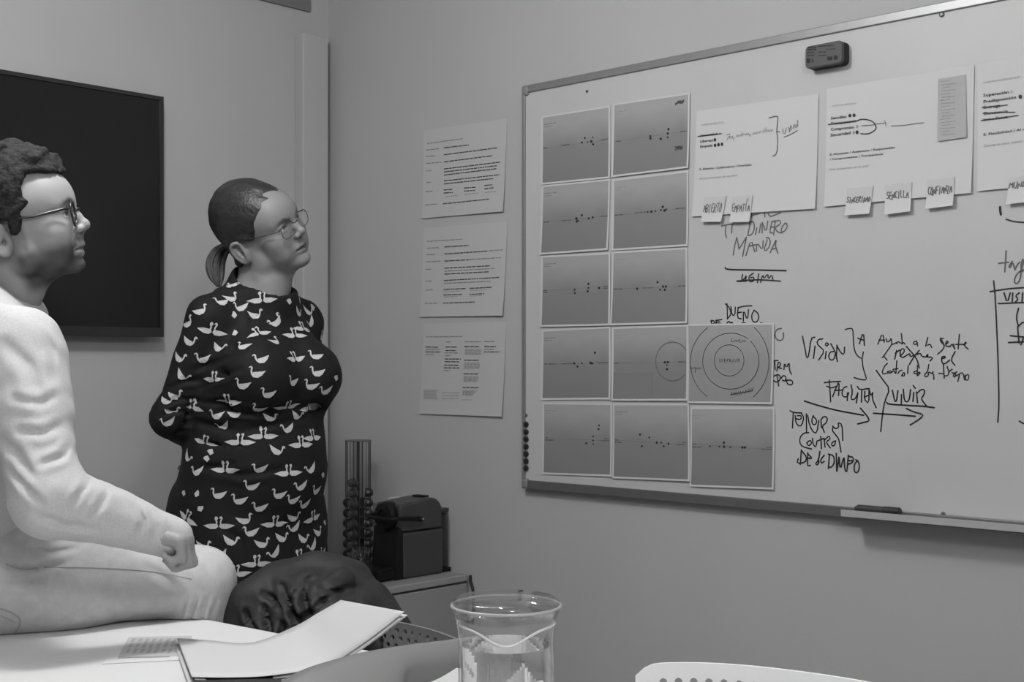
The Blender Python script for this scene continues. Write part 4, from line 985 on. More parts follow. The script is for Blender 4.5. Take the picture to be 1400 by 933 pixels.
# capsules: each a thing
M_caps = [mat('black_capsule_foil', .012, .3, .6, metal=.3), mat('grey_capsule_foil', .10, .3, .6, metal=.4), mat('dark_capsule_foil', .05, .3, .6, metal=.4)]
proto = {}
cols = [(0, 0, 6, 'left'), (1, 1, 8, 'front'), (3, 2, 7, 'right'), (4, 2, 6, 'right back'), (5, 2, 5, 'left back')]
for ci, mi, n, nm in cols:
    a = angs[ci]; d = np.array([math.cos(a), math.sin(a), 0])
    for k in range(n):
        loc = np.array([tcx, tcy, zc+.036+k*.0335])+d*.0245
        if mi not in proto:
            o = empty('coffee_capsule', loc); proto[mi] = o
            MB().lathe(loc, [(.0162, .0), (.0165, .001), (.0150, .002), (.0138, .014), (.0105, .022), (.006, .0245)], 18, d).build('capsule_cup', M_caps[mi], o)
            MB().lathe(loc, [(.0164, -.0012), (.0164, .0)], 18, d).build('foil_lid', mat('capsule_lid', .3, .3, .6, metal=.6), o)
            o['ang'] = a
        else:
            o = copy_tree(proto[mi]); o.location = tuple(loc); o.rotation_euler = (0, 0, a-proto[mi]['ang'])
        tag(o, '%s coffee capsule in the %s column of the tower, %s' % (('black', 'grey', 'dark')[mi], nm, ('lowest', 'second from bottom', 'third from bottom', 'fourth from bottom', 'fifth from bottom', 'sixth from bottom', 'seventh from bottom', 'eighth from bottom')[k] if k < n-1 else 'topmost'), 'capsule', 'capsules in the tower')

# tumblers, black tray and paper on the cabinet
M_tum = thin_glass('tumbler_glass', .93, 1.5)
def tumbler(cx, cy, z, r0, r1, h, label, grp=None, n=28):
    e = empty('glass_tumbler', (cx, cy, z), label, 'glass', grp)
    MB().lathe((cx, cy, z), [(r0*.9, 0), (r0, .002), (r1, h), (r1-.0018, h), (r0-.0018, .006), (0.001, .006)], n).build('glass_wall', M_tum, e, smooth=True)
    return e
a = P(493, 781, 4.03); tumbler(a[0], a[1], zc, .022, .029, .085, 'small clear tumbler on the cabinet in front of the capsule tower', 'tumblers on the cabinet')
a = P(522, 774, 4.28); tumbler(a[0], a[1], zc, .024, .030, .20, 'tall clear glass between capsule tower and coffee machine', 'tumblers on the cabinet')
a = P(535, 765, 4.40); tumbler(a[0], a[1], zc, .022, .027, .13, 'clear glass behind the coffee machine, beside the white carton', 'tumblers on the cabinet')
by_ = YB-.04
q0 = P(437, 757, 4.50); q1 = P(478, 759, 4.42)
tray = empty('black_tray', (2.60, YB-.06, zc), 'low black tray at the back of the cabinet behind the capsule tower', 'tray')
bx0, bx1 = cx0+.004, 2.72
byf = YB-.17
MB().box(bx0, bx1, byf, YB-.032, zc, zc+.004).build('tray_floor', M_cmb, tray)
MB().box(bx0, bx1, YB-.036, YB-.032, zc+.004, zc+.05).box(bx0, bx0+.004, byf, YB-.036, zc+.004, zc+.05).box(bx1-.004, bx1, byf, YB-.036, zc+.004, zc+.05).box(bx0+.004, bx1-.004, byf, byf+.004, zc+.004, zc+.05).build('tray_rim', M_cmb, tray)
pp = [onZ(x, y, CZ+.002) for x, y in ((444, 763), (459, 762.5), (481, 771), (478, 774), (446, 768))]
pp = [np.array([max(p[0], cx0+.002), min(p[1], byf-.002), p[2]]) for p in pp]
tag(mk('paper_napkin', pp+[p+np.array([0, 0, .006]) for p in pp], [tuple(range(5))[::-1], tuple(range(5, 10))]+[(i, (i+1) % 5, 5+(i+1) % 5, 5+i) for i in range(5)], M_paper), 'folded white napkin on the cabinet left of the capsule tower', 'napkin')
# ------------------------------------------------------------------ meeting table
M_tab = mat('table_white_laminate', .64, .5, .35, var=.015, vscale=4)
M_steel = mat('grey_steel', .25, .35, .5, metal=.7)
e1 = onZ(260, 843); e2 = onZ(390, 868)
dB = (e2-e1)/np.linalg.norm(e2-e1)           # right-hand edge of the table, towards the camera
dA = np.array([dB[1], -dB[0], 0]); dA = -dA if dA[0] > 0 else dA     # away from that edge, into the table
far = e1-dB*.12
TL_, TW_ = 2.35, 1.05
corners = [far, far+dB*TL_, far+dB*TL_+dA*TW_, far+dA*TW_]
tb = empty('meeting_table', (far+dB*TL_/2+dA*TW_/2)*np.array([1, 1, 0]), 'white meeting table in the foreground with papers and a water jug', 'table')
def rot_poly(a0, a1, b0, b1, r=.03):
    """rectangle in table axes (along dB, along dA), rounded"""
    po = rounded(a1-a0, b1-b0, r, 4)
    return [far+dB*((a0+a1)/2+x)+dA*((b0+b1)/2+y) for x, y in po]
def prism_z(poly, z0, z1):
    n = len(poly); A = sum(poly[i][0]*poly[(i+1) % n][1]-poly[(i+1) % n][0]*poly[i][1] for i in range(n))
    if A < 0: poly = poly[::-1]
    V = [(p[0], p[1], z0) for p in poly]+[(p[0], p[1], z1) for p in poly]
    return V, [tuple(range(n))[::-1], tuple(range(n, 2*n))]+[(k, (k+1) % n, n+(k+1) % n, n+k) for k in range(n)]
mk('tabletop', *prism_z(rot_poly(0, TL_, 0, TW_), TZ-.028, TZ), M_tab, tb, bevel=.002)
for a in (.12, TL_-.12):
    for b in (.10, TW_-.10):
        p = far+dB*a+dA*b
        MB().tube([(p[0], p[1], 0.0), (p[0], p[1], TZ-.029)], .024, 16).build('leg', M_steel, tb, smooth=False)
for b in (.10, TW_-.10):
    p, q = far+dB*.14+dA*b, far+dB*(TL_-.14)+dA*b
    MB().tube([(p[0], p[1], TZ-.05), (q[0], q[1], TZ-.05)], .018, 8).build('apron_rail', M_steel, tb)

# ------------------------------------------------------------------ chairs: moulded shell with a pierced back
def chair(name, label, mshell, top, tdir, fwd, width, grp, t0=.13):
    """top: middle of the back's top edge; tdir: along the back; fwd: the way it faces"""
    H = top[2]; base = np.array([top[0], top[1], 0])
    e = empty(name, base, label, 'chair', grp)
    hw = width/2; seat = .45
    def back(s, t):                       # s -1..1 across, t 0 (top) .. 1 (seat)
        z = H-t*(H-seat-.02)
        w = hw*(1-.05*t)
        corner = 0.0
        return base+tdir*(s*w)+fwd*(.10*t*t+.035*s*s)+np.array([0, 0, z-.012*abs(s)**3])
    V = []; F = []; idx = {}
    def vert(s, t):
        k = (round(s, 5), round(t, 5))
        if k not in idx: idx[k] = len(V); V.append(back(s, t))
        return idx[k]
    NR, NC = 15, 19
    t1_ = .80; smax = .88
    # solid border strips
    def strip(sa, sb, ta, tb_, ns, nt):
        for i in range(ns):
            for j in range(nt):
                S = [sa+(sb-sa)*(i+q)/ns for q in (0, 1)]; T = [ta+(tb_-ta)*(j+q)/nt for q in (0, 1)]
                F.append((vert(S[0], T[0]), vert(S[1], T[0]), vert(S[1], T[1]), vert(S[0], T[1])))
    def top_strip(n=40):
        for i in range(n):
            a, b = -1+2*i/n, -1+2*(i+1)/n
            def tt(s): return (t0-.01)*max(0, (abs(s)-.86)/.14)**2.2
            for j in range(3):
                f0, f1 = j/3, (j+1)/3
                F.append(tuple(vert(s, tt(s)+(t0-tt(s))*f) for s, f in ((a, f0), (b, f0), (b, f1), (a, f1))))
    top_strip()
    strip(-1, -smax, t0, 1, 2, 12); strip(smax, 1, t0, 1, 2, 12); strip(-smax, smax, t1_, 1, 16, 3)
    cw = 2*smax/NC; chh = (t1_-t0)/NR
    for r in range(NR):
        off = (r % 2)*.5
        edges = [-smax]+[-smax+(c+off)*cw for c in range(0 if off else 1, NC+1)]
        edges = [x for x in edges if x < smax-1e-6]+[smax]
        for a, b in zip(edges[:-1], edges[1:]):
            ta, tb_ = t0+r*chh, t0+(r+1)*chh
            if b-a < cw*.8:
                F.append((vert(a, ta), vert(b, ta), vert(b, tb_), vert(a, tb_))); continue
            cs, ctt = (a+b)/2, (ta+tb_)/2; rw, rh_ = cw*.27, chh*.36
            inn = [vert(cs+rw*math.cos(math.radians(q)), ctt+rh_*math.sin(math.radians(q))) for q in (225, 270, 315, 0, 45, 90, 135, 180)]
            out = [vert(a, ta), vert(cs, ta), vert(b, ta), vert(b, ctt), vert(b, tb_), vert(cs, tb_), vert(a, tb_), vert(a, ctt)]
            for q in range(8): F.append((out[q], out[(q+1) % 8], inn[(q+1) % 8], inn[q]))
    mk('backrest', V, F, mshell, e, solid=.006)
    # seat
    V = []; n = 14
    for j in range(n+1):
        for i in range(n+1):
            s = -1+2*i/n; t = j/n
            dip = -.02*math.sin(math.pi*t)*(1-s*s)+(-.03*max(0, t-.8)/.2*.6)
            w = hw*(.95-.06*t*t)*(1-.12*max(0, t-.85)/.15*abs(s)**3)
            V.append(base+tdir*(s*w)+fwd*(.10+.035*s*s*(1-t)+.38*t)+np.array([0, 0, seat+.02+dip-.012*abs(s)**3*(1-t)]))
    F = [(j*(n+1)+i, j*(n+1)+i+1, (j+1)*(n+1)+i+1, (j+1)*(n+1)+i) for j in range(n) for i in range(n)]
    mk('seat', V, F, mshell, e, solid=.007, smooth=True)
    for sx in (-1, 1):
        for q in (0, 1):
            p0 = base+tdir*(sx*hw*.72)+fwd*(.16 if q == 0 else .42)+np.array([0, 0, seat])
            p1 = base+tdir*(sx*hw*.92)+fwd*(.06 if q == 0 else .50)
            MB().tube([p0, p1+np.array([0, 0, .0])], .011, 10).build('leg', M_steel, e)
    return e
M_chw = mat('white_chair_plastic', .84, .4, .45); M_chg = mat('grey_chair_plastic', .17, .5, .4)
w0 = P(884, 893, 1.833); w1 = P(1180, 933, 1.669); w1[2] = w0[2]
wd = (w1-w0)*np.array([1, 1, 0]); wd /= np.linalg.norm(wd)
wf_ = np.array([wd[1], -wd[0], 0]); wf_ = -wf_ if wf_[0] > 0 else wf_
chair('plastic_chair', 'white plastic chair with a pierced back at the table edge', M_chw, w0+wd*.225+np.array([0, 0, .002])-wf_*.0, wd, wf_, .45, 'chairs at the table', .055)
g0 = P(440, 836, 2.44); gw = np.array([.02, -1, 0]); gw /= np.linalg.norm(gw); gf = np.array([-1, -.02, 0])
gtop = np.array([1.545, 1.735, .739])
chair('plastic_chair', 'grey plastic chair with a pierced back under the dark coat', M_chg, gtop, gw, gf, .46, 'chairs at the table', .03)

# ------------------------------------------------------------------ papers on the table
def slab_quad(name, pts, z, th, m, parent=None, n=1):
    V, F = prism_z([np.array([p[0], p[1], 0]) for p in pts], z, z+th)
    return mk(name, V, F, m, parent)
fl = [onZ(x, y, TZ+.001) for x, y in ((168, 866), (268, 866), (300, 900), (140, 908))]
f_ = slab_quad('printed_flyer', fl, TZ+.0005, .0006, mat('flyer_paper', .66, .5, .4)); tag(f_, 'printed flyer lying flat on the table left of the white sheets', 'flyer')
fp = [onZ(x, y, TZ+.0015) for x, y in ((176, 871.5), (262, 869.5), (262, 896), (160, 900.5))]
slab_quad('print_block', fp, TZ+.0012, .0003, mat('flyer_tint', .48, .5, .4), f_)
mb = MB(); rg = random.Random(3)
for i in range(9):
    for j in range(3):
        xa = 181+i*9.5-j*3.2; ya = 873.5+j*7.0; l = rg.uniform(4.0, 6.6)
        q = [onZ(x, y, TZ+.0018) for x, y in ((xa, ya), (xa+rg.uniform(4, 6.5), ya-.2), (xa+4-l*.55, ya+l), (xa-l*.55, ya+l))]
        mb.add(q, [(3, 2, 1, 0)])
mb.build('printed_letters', mat('flyer_ink', .34, .5, .4), f_)['kind'] = 'stuff'
slab_quad('flyer_border_line', [onZ(x, y, TZ+.0018) for x, y in ((163, 898.2), (232, 897), (232, 898.6), (162, 900))], TZ+.0015, .0003, mat('flyer_ink', .34, .5, .4), f_)

def patch(name, cols, m, parent=None, th=.0006, sub=6, rows=8, label=None):
    """sheet through columns of (far point, near point); smooth along the columns"""
    A = [np.asarray(c[0]) for c in cols]; B = [np.asarray(c[-1]) for c in cols]; C = [np.asarray(c[1]) if len(c) == 3 else None for c in cols]
    def cat(p, i, t):
        p0, p1, p2, p3 = p[max(i-1, 0)], p[i], p[i+1], p[min(i+2, len(p)-1)]
        return .5*((2*p1)+(-p0+p2)*t+(2*p0-5*p1+4*p2-p3)*t*t+(-p0+3*p1-3*p2+p3)*t**3)
    V = []
    nc = (len(cols)-1)*sub+1
    for ci in range(nc):
        i = min(ci//sub, len(cols)-2); t = (ci-i*sub)/sub
        a, b = cat(A, i, t), cat(B, i, t)
        c = cat(C, i, t) if C[0] is not None else None
        for r in range(rows+1):
            f = r/rows
            V.append(a*(1-f)+b*f if c is None else a*(1-f)*(1-2*f)+c*4*f*(1-f)+b*f*(2*f-1))
    F = [(ci*(rows+1)+r, ci*(rows+1)+r+1, (ci+1)*(rows+1)+r+1, (ci+1)*(rows+1)+r) for ci in range(nc-1) for r in range(rows)]
    return mk(name, V, F, m, parent, smooth=True, solid=th)
def stack(dz, dx, name, label, m=None):
    s = np.array([dx, -dx*.6, dz])
    z1 = TZ+.012; z0 = TZ+.0095
    cols = [(onZ(242, 874, z0)+s, onZ(262, 927, z1+.003)+s), (onZ(285, 877, z1)+s, onZ(310, 928, z1)+s), (onZ(345, 880, z1)+s, onZ(372, 925, z1+.002)+s),
            (P(405, 857, 2.085)+s, P(446, 911, 1.855)+s), (P(436, 839, 2.066)+s, P(501, 878, 1.83)+s), (P(466, 822, 2.05)+s, P(553, 838, 1.81)+s)]
    o = patch(name, cols, m or M_sheet)
    return tag(o, label, 'paper sheet', 'white sheets bent up on the table')
M_sheet = mat('bright_sheet', .54, .6, .3)
stack(.0012, 0, 'white_sheet', 'blank white sheet curling up from the table, topmost of the stack')
stack(-.0035, .004, 'white_sheet', 'blank white sheet curling up from the table, second in the stack')
stack(-.008, -.004, 'white_sheet', 'blank white sheet curling up from the table, lowest in the stack')
# notebook under the sheets
nb = empty('notebook', onZ(330, 915, TZ), 'thin dark-edged notebook under the white sheets on the table', 'notebook')
nq = [onZ(x, y, TZ+.004) for x, y in ((256, 914), (375, 916), (392, 950), (272, 955))]
slab_quad('cover', nq, TZ+.0005, .002, mat('notebook_cover', .03, .5, .4), nb)
ins = [np.array(p)*.97+sum(np.array(q) for q in nq)/4*.03 for p in nq]
slab_quad('page_block', ins, TZ+.0025, .006, mat('notebook_pages', .22, .7, .2), nb)
slab_quad('cover', nq, TZ+.0085, .002, mat('notebook_cover', .03, .5, .4), nb)
# grey curled folder
zt2 = TZ+.106
cols = [((.80, 1.186, zt2-.06), (.80, 1.11, zt2-.075), (.80, 1.07, TZ+.004)), ((.88, 1.186, zt2-.004), (.88, 1.10, zt2-.03), (.88, 1.075, TZ+.006)), ((.97, 1.187, zt2+.009), (.98, 1.115, zt2-.022), (.98, 1.085, TZ+.02)), ((1.06, 1.187, zt2+.008), P(560, 912, 1.555), P(540, 948, 1.53)),
        ((1.14, 1.187, zt2+.003), P(612, 902, 1.61), P(592, 931, 1.585)), ((1.205, 1.187, zt2), P(646, 891, 1.65), P(626, 912, 1.62))]
fo = patch('grey_folder', cols, mat('grey_card', .18, .55, .35, var=.02, vscale=5), th=.0016, sub=8, rows=14)
tag(fo, 'grey curled card folder on the table, left of the water jug', 'folder')
ws = [onZ(x, y, TZ+.001) for x, y in ((585, 935), (622, 911), (655, 921), (668, 940), (630, 960))]
ws = [p+dA*max(0, .008-(p-far)@dA) for p in ws]
tag(slab_quad('loose_sheet', ws, TZ+.0005, .0006, M_sheet), 'white sheet lying flat on the table behind the water jug', 'paper sheet')

# ------------------------------------------------------------------ water jug
jc = P(692, 835, 1.30); jx, jy = jc[0], jc[1]
jz = TZ+.001; jh = P(692, 832, 1.30)[2]-jz
M_jug = solid_glass('jug_glass', 1.47, .97); M_water = solid_glass('water', 1.33, .97)
jg = empty('water_jug', (jx, jy, jz), 'clear glass jug with water and lid on the table', 'jug')
R_ = .0478; wl_ = .0028
# wall with a flared rim and a spout towards the camera-left
prof_o = [(R_*.93, 0), (R_, .006), (R_, jh*.45), (R_, jh-.040), (R_+.0004, jh-.026), (R_+.0022, jh-.012), (R_+.0060, jh)]
prof_i = [(R_+.0045, jh+.0008), (R_+.0002, jh-.012), (R_-.0020, jh-.026), (R_-wl_, jh-.040), (R_-wl_, jh*.45), (R_-wl_, .012), (R_*.85, .008), (0.002, .008)]
n = 64; sd = math.atan2(-jy, -jx)
V = []; F = []
pr_ = prof_o+prof_i
for (r, h) in pr_:
    for k in range(n):
        w = 2*math.pi*k/n; dd = (w-sd+math.pi) % (2*math.pi)-math.pi
        sp = math.exp(-(dd/.30)**2)*max(0, (h-(jh-.034))/.034)**1.6
        rr = r; hh = h
        V.append((jx+rr*math.cos(w), jy+rr*math.sin(w), jz+hh))
for i in range(len(pr_)-1):
    for k in range(n): F.append((i*n+k, i*n+(k+1) % n, (i+1)*n+(k+1) % n, (i+1)*n+k))
F.append(tuple(range(n))[::-1]); F.append(tuple((len(pr_)-1)*n+k for k in range(n)))
mk('glass_wall', V, F, thin_glass('jug_clear_glass', .95, 1.7), jg, smooth=True)
wlv = P(692, 881, 1.30)[2]-jz
MB().lathe((jx, jy, jz), [(.001, .0085), (R_*.84, .0085), (R_-wl_-.0003, .0125), (R_-wl_-.0003, wlv), (.001, wlv)], 64).build('water', M_water, jg, smooth=False)
# clear lid and the folded lip that dips to the spout
MB().lathe((jx, jy, jz), [(.001, jh+.0115), (R_*.55, jh+.0115), (R_+.001, jh+.0105), (R_+.0055, jh+.0075), (R_+.0062, jh+.0045), (R_+.004, jh+.0022), (R_-.004, jh+.0022), (.001, jh+.006)], 64).build('lid', thin_glass('lid_plastic', .9, 1.6), jg, smooth=True)
MB().tube([(jx+(R_+.0066)*math.cos(2*math.pi*k/64), jy+(R_+.0066)*math.sin(2*math.pi*k/64), jz+jh+.003) for k in range(64)], .0016, 6, closed=True).build('lid_rim', mat('lid_rim_grey', .35, .3, .5), jg, smooth=True)
pts = []
for k in range(41):
    w = sd+math.radians(-100+5*k); dd = w-sd
    hh = jh-.014-.013*math.exp(-(dd/.50)**2)
    rr = R_+.0010+.006*math.exp(-(dd/.35)**2)
    pts.append((jx+rr*math.cos(w), jy+rr*math.sin(w), jz+hh))
MB().tube(pts, [.0004]+[.0013]*39+[.0004], 8).build('spout_lip', mat('pale_lip_glint', .55, .15, .6), jg, smooth=True)  # bright line along the clear fold, painted as an opaque pale bead
# drinking glass standing behind the jug
gb = P(690, 905, 1.52)
e = empty('drinking_glass', (gb[0], gb[1], jz), 'empty drinking glass on the table behind the water jug', 'glass')
gh = gb[2]-jz
MB().lathe((gb[0], gb[1], jz), [(.024, 0), (.026, .003), (.0295, gh), (.0275, gh), (.024, .009), (.001, .009)], 32).build('glass_wall', thin_glass('drinking_glass_wall', .90, 1.7), e, smooth=True)

# ------------------------------------------------------------------ dark quilted coat over the grey chair
ct_ = empty('quilted_coat', (gtop[0], gtop[1]+.1, gtop[2]-.1), 'dark quilted coat thrown over the back of the grey chair', 'coat')
S = SDF([axis_coords(1.28, 1.95, .007), axis_coords(1.40, 2.30, .007), axis_coords(.30, .90, .007)])
D0 = 2.45
def cp(x, y, d=D0): return P(x, y, d)
S.chain([cp(338, 862, 2.36), cp(352, 835, 2.38), cp(385, 808, 2.42), cp(432, 797, 2.45), cp(470, 806, 2.45), cp(505, 832, 2.42), cp(532, 862, 2.38)], [.045, .055, .055, .055, .055, .050, .042], k=.02)
S.chain([cp(365, 880, 2.36), cp(395, 850, 2.40), cp(440, 845, 2.42), cp(490, 860, 2.40), cp(520, 890, 2.36)], [.06, .07, .075, .07, .05], k=.02)
S.chain([cp(420, 806, 2.38), cp(402, 850, 2.32), cp(398, 905, 2.28)], [.035, .045, .045], k=.012)
S.chain([cp(462, 806, 2.38), cp(440, 838, 2.31), cp(425, 890, 2.27)], [.03, .038, .04], k=.012)
S.chain([cp(492, 828, 2.36), cp(468, 852, 2.30), cp(452, 900, 2.26)], [.03, .036, .036], k=.012)
S.chain([cp(372, 835, 2.36), cp(358, 868, 2.31), cp(352, 910, 2.28)], [.03, .036, .036], k=.012)
S.chain([cp(388, 801, 2.38), cp(412, 820, 2.33), cp(432, 816, 2.33), cp(470, 795, 2.38)], [.025, .024, .02, .02], k=.01)
S.chain([cp(320, 860, 2.40), cp(332, 850, 2.38)], [.03, .035], k=.02)
# front and hanging part below the back's edge
S.loft([(.30, 0, .0, .05, .12), (.6, 0, 0, .06, .13), (.70, 0, 0, .05, .12)], (-1, 0), (0, -1), (gtop[0]+.06, gtop[1]+.16), k=.03)
S.noise(.003, 40, 3); S.noise(.0012, 120, 4)
# the chair's back stands inside the coat
g = np.meshgrid(*S.ax, indexing='ij', sparse=True)
tt_ = np.clip((gtop[2]-g[2])/(gtop[2]-.47), 0, 1.3); ss_ = (g[1]-gtop[1])/.23
dx_ = np.abs(g[0]-(gtop[0]-.10*tt_**2-.035*ss_**2))
dd_ = np.maximum(np.maximum(dx_-.011, g[2]-(gtop[2]+.008)), np.abs(ss_)*.23-.245)
S.put((slice(None),)*3, dd_.astype(np.float32), .003, 'sub')
V, Q = S.mesh(1)
V = crease(V, [([(386, 800), (392, 818), (402, 838), (404, 860)], 4, .020), ([(412, 795), (406, 808), (400, 820)], 3.5, .016), ([(424, 792), (414, 812), (420, 832), (424, 846)], 4.5, .022), ([(398, 838), (412, 846), (432, 836)], 4.5, .024),
    ([(432, 830), (455, 814), (480, 802)], 4.5, .018), ([(486, 804), (487, 830), (492, 848)], 4, .018), ([(336, 836), (342, 850), (352, 872)], 3.5, .016), ([(362, 830), (366, 852), (376, 884)], 4, .018), ([(388, 852), (384, 868), (386, 888)], 4, .016),
    ([(412, 850), (404, 866), (402, 886)], 4, .016), ([(440, 846), (426, 862), (418, 884)], 4, .016), ([(470, 842), (452, 858), (438, 880)], 4, .014), ([(505, 832), (520, 846), (530, 860)], 4, .014), ([(360, 812), (376, 820), (386, 836)], 4, .012), ([(440, 800), (450, 808), (470, 812)], 4, .012)], 2.62)
mk('coat_shell', V, Q, mat('dark_nylon', .018, .62, .3, bump=.3, bscale=30), ct_, smooth=True)
# ------------------------------------------------------------------ people
def unit(v): v = np.asarray(v, float); return v/np.linalg.norm(v)
def rotv(v, ax, a):
    ax = unit(ax); v = np.asarray(v, float)
    return v*math.cos(a)+np.cross(ax, v)*math.sin(a)+ax*np.dot(ax, v)*(1-math.cos(a))
class Frame:
    """head frame: origin between the ear canals; f forward, l left, h up"""
    def __init__(s, O, fdir, pitch, roll=0.0, sc=1.0):
        s.O = np.asarray(O, float); f0 = unit([fdir[0], fdir[1], 0]); l = np.cross([0, 0, 1], f0)
        f = rotv(f0, l, -pitch); h = rotv(np.array([0, 0, 1.0]), l, -pitch)
        l = rotv(l, f, roll); h = rotv(h, f, roll)
        s.R = np.stack([f, l, h], 1); s.sc = sc
    def p(s, f, l, h): return s.O+s.R@(np.array([f, l, h])*s.sc)
    def loc(s, V): return ((V-s.O)@s.R)/s.sc
def sculpt_head(S, H, female=False):
    sc = H.sc; p = H.p
    def el(c, r, k=.015, op='add', tilt=0.0):
        R = H.R
        if tilt:
            l = H.R[:, 1]; R = np.stack([rotv(H.R[:, 0], l, tilt), l, rotv(H.R[:, 2], l, tilt)], 1)
        S.el(p(*c), np.array(r)*sc, R, k*sc, op)
    def rc(a, b, ra, rb, k=.012, op='add'): S.rc(p(*a), p(*b), ra*sc, rb*sc, k*sc, op)
    def ch(pts, rs, k=.01, op='add'): S.chain([p(*q) for q in pts], [r*sc for r in rs], k*sc, op)
    el((.010, 0, .060), (.101, .075, .082))                                  # cranium
    if female: el((-.012, 0, .068), (.085, .070, .080), .02)
    el((.046, 0, -.008), (.056, .057, .068), .025)                             # face
    el((.072, 0, .052), (.042, .056, .046), .03)                              # forehead
    jw = .050 if female else .053
    for s in (1, -1):
        rc((.068, s*.016, -.0585), (.014, s*jw, -.042), .0155, .0155, .02)     # jaw line
        rc((.014, s*jw, -.042), (.004, s*.059, .002), .0155, .0140, .02)
        el((.071, s*.041, -.004), (.026, .024, .022), .02)                   # cheek bone
        el((.064, s*.040, -.034), (.028, .020, .028) if female else (.024, .017, .026), .02)
        rc((.0985, s*.016, .046), (.084, s*.043, .043), .0120, .0110, .012)    # brow
    el((.0858, 0, -.0665), (.0165, .0185, .0145), .012)                           # chin
    if female: el((.088, 0, -.0705), (.0150, .0180, .0140), .012)
    if female: el((.042, 0, -.068), (.042, .040, .020), .025)                  # soft under-chin
    el((.080, 0, -.034), (.0255, .029, .024), .014)                             # mouth mound
    for s in (1, -1): el((.113, s*.0335, .0255), (.017, .018, .0125), .014, 'sub')
    # nose
    ch([(.0990, 0, .034), (.1115, 0, .016), (.1195, 0, .0005)], [.0072, .0080, .0093], .008)
    el((.1205, 0, -.003), (.0095, .0095, .0085), .006)
    for s in (1, -1):
        el((.1105, s*.0115, -.0075), (.0095, .0065, .0070), .006)
        el((.1150, s*.0062, -.0150), (.0045, .0028, .0030), .003, 'sub')       # nostril
    rc((.1115, 0, -.012), (.1085, 0, -.024), .0052, .0042, .008)
    # eyes: lids with a slit
    for s in (1, -1):
        el((.0885, s*.0325, .0235), (.0135, .0150, .0125), .006)
        el((.1015, s*.0330, .0230), (.0085, .0118, .0036), .003, 'sub')
        ch([(.0990, s*.0210, .0265), (.1015, s*.0320, .0300), (.0945, s*.0445, .0265)], [.0022, .0028, .0022], .004)
    # lips
    ch([(.0875, .0245, -.0405), (.0985, .0130, -.0355), (.1055, 0, -.0335), (.0985, -.0130, -.0355), (.0875, -.0245, -.0405)], [.0028, .0050, .0058, .0050, .0028], .004)
    ch([(.0875, .0235, -.0425), (.0965, .0120, -.0465), (.1000, 0, -.0480), (.0965, -.0120, -.0465), (.0875, -.0235, -.0425)], [.0028, .0052, .0060, .0052, .0028], .004)
    ch([(.0900, .0270, -.0415), (.1030, .0130, -.0405), (.1110, 0, -.0405), (.1030, -.0130, -.0405), (.0900, -.0270, -.0415)], [.0014, .0018, .0018, .0018, .0014], .003, 'sub')
    # ears
    for s in (1, -1):
        cx, cl, chh = -.012, s*.0745, .004
        fl = s*.010
        el((cx, cl+fl*.3, chh), (.0175, .0065, .030), .006, tilt=-.20)
        ring = [(cx+.010, cl, chh+.014), (cx+.007, cl+fl*.5, chh+.027), (cx-.006, cl+fl, chh+.031), (cx-.017, cl+fl*1.1, chh+.022), (cx-.019, cl+fl, chh+.004), (cx-.012, cl+fl*.7, chh-.014), (cx-.001, cl+fl*.4, chh-.025), (cx+.006, cl+fl*.1, chh-.020)]
        el((cx-.002, cl+fl*1.0, chh+.004), (.0105, .0075, .0185), .005, 'sub', tilt=-.20)
        ring = smooth_pts([np.array(q) for q in ring], 2); nr = len(ring)
        ch(ring, list(np.interp(np.linspace(0, 1, nr), [0, .3, .75, .9, 1], [.0030, .0038, .0036, .0050, .0040])), .003)
        ch([(cx-.010, cl+fl*.75, chh+.014), (cx-.008, cl+fl*.65, chh), (cx-.001, cl+fl*.45, chh-.012)], [.0028, .0030, .0028], .004)
        el((cx+.010, cl+fl*.25, chh-.003), (.0050, .0040, .0065), .004)        # tragus
        el((cx+.003, cl+fl*.4, chh-.003), (.0050, .0060, .0060), .003, 'sub')
def seg_d(L, a, b):
    a = np.array(a); b = np.array(b); v = b-a; t = np.clip(((L-a)@v)/(v@v), 0, 1)
    return np.linalg.norm(L-(a+t[:, None]*v), axis=1)
def sm(x, a, b):
    t = np.clip((x-a)/(b-a), 0, 1); return t*t*(3-2*t)
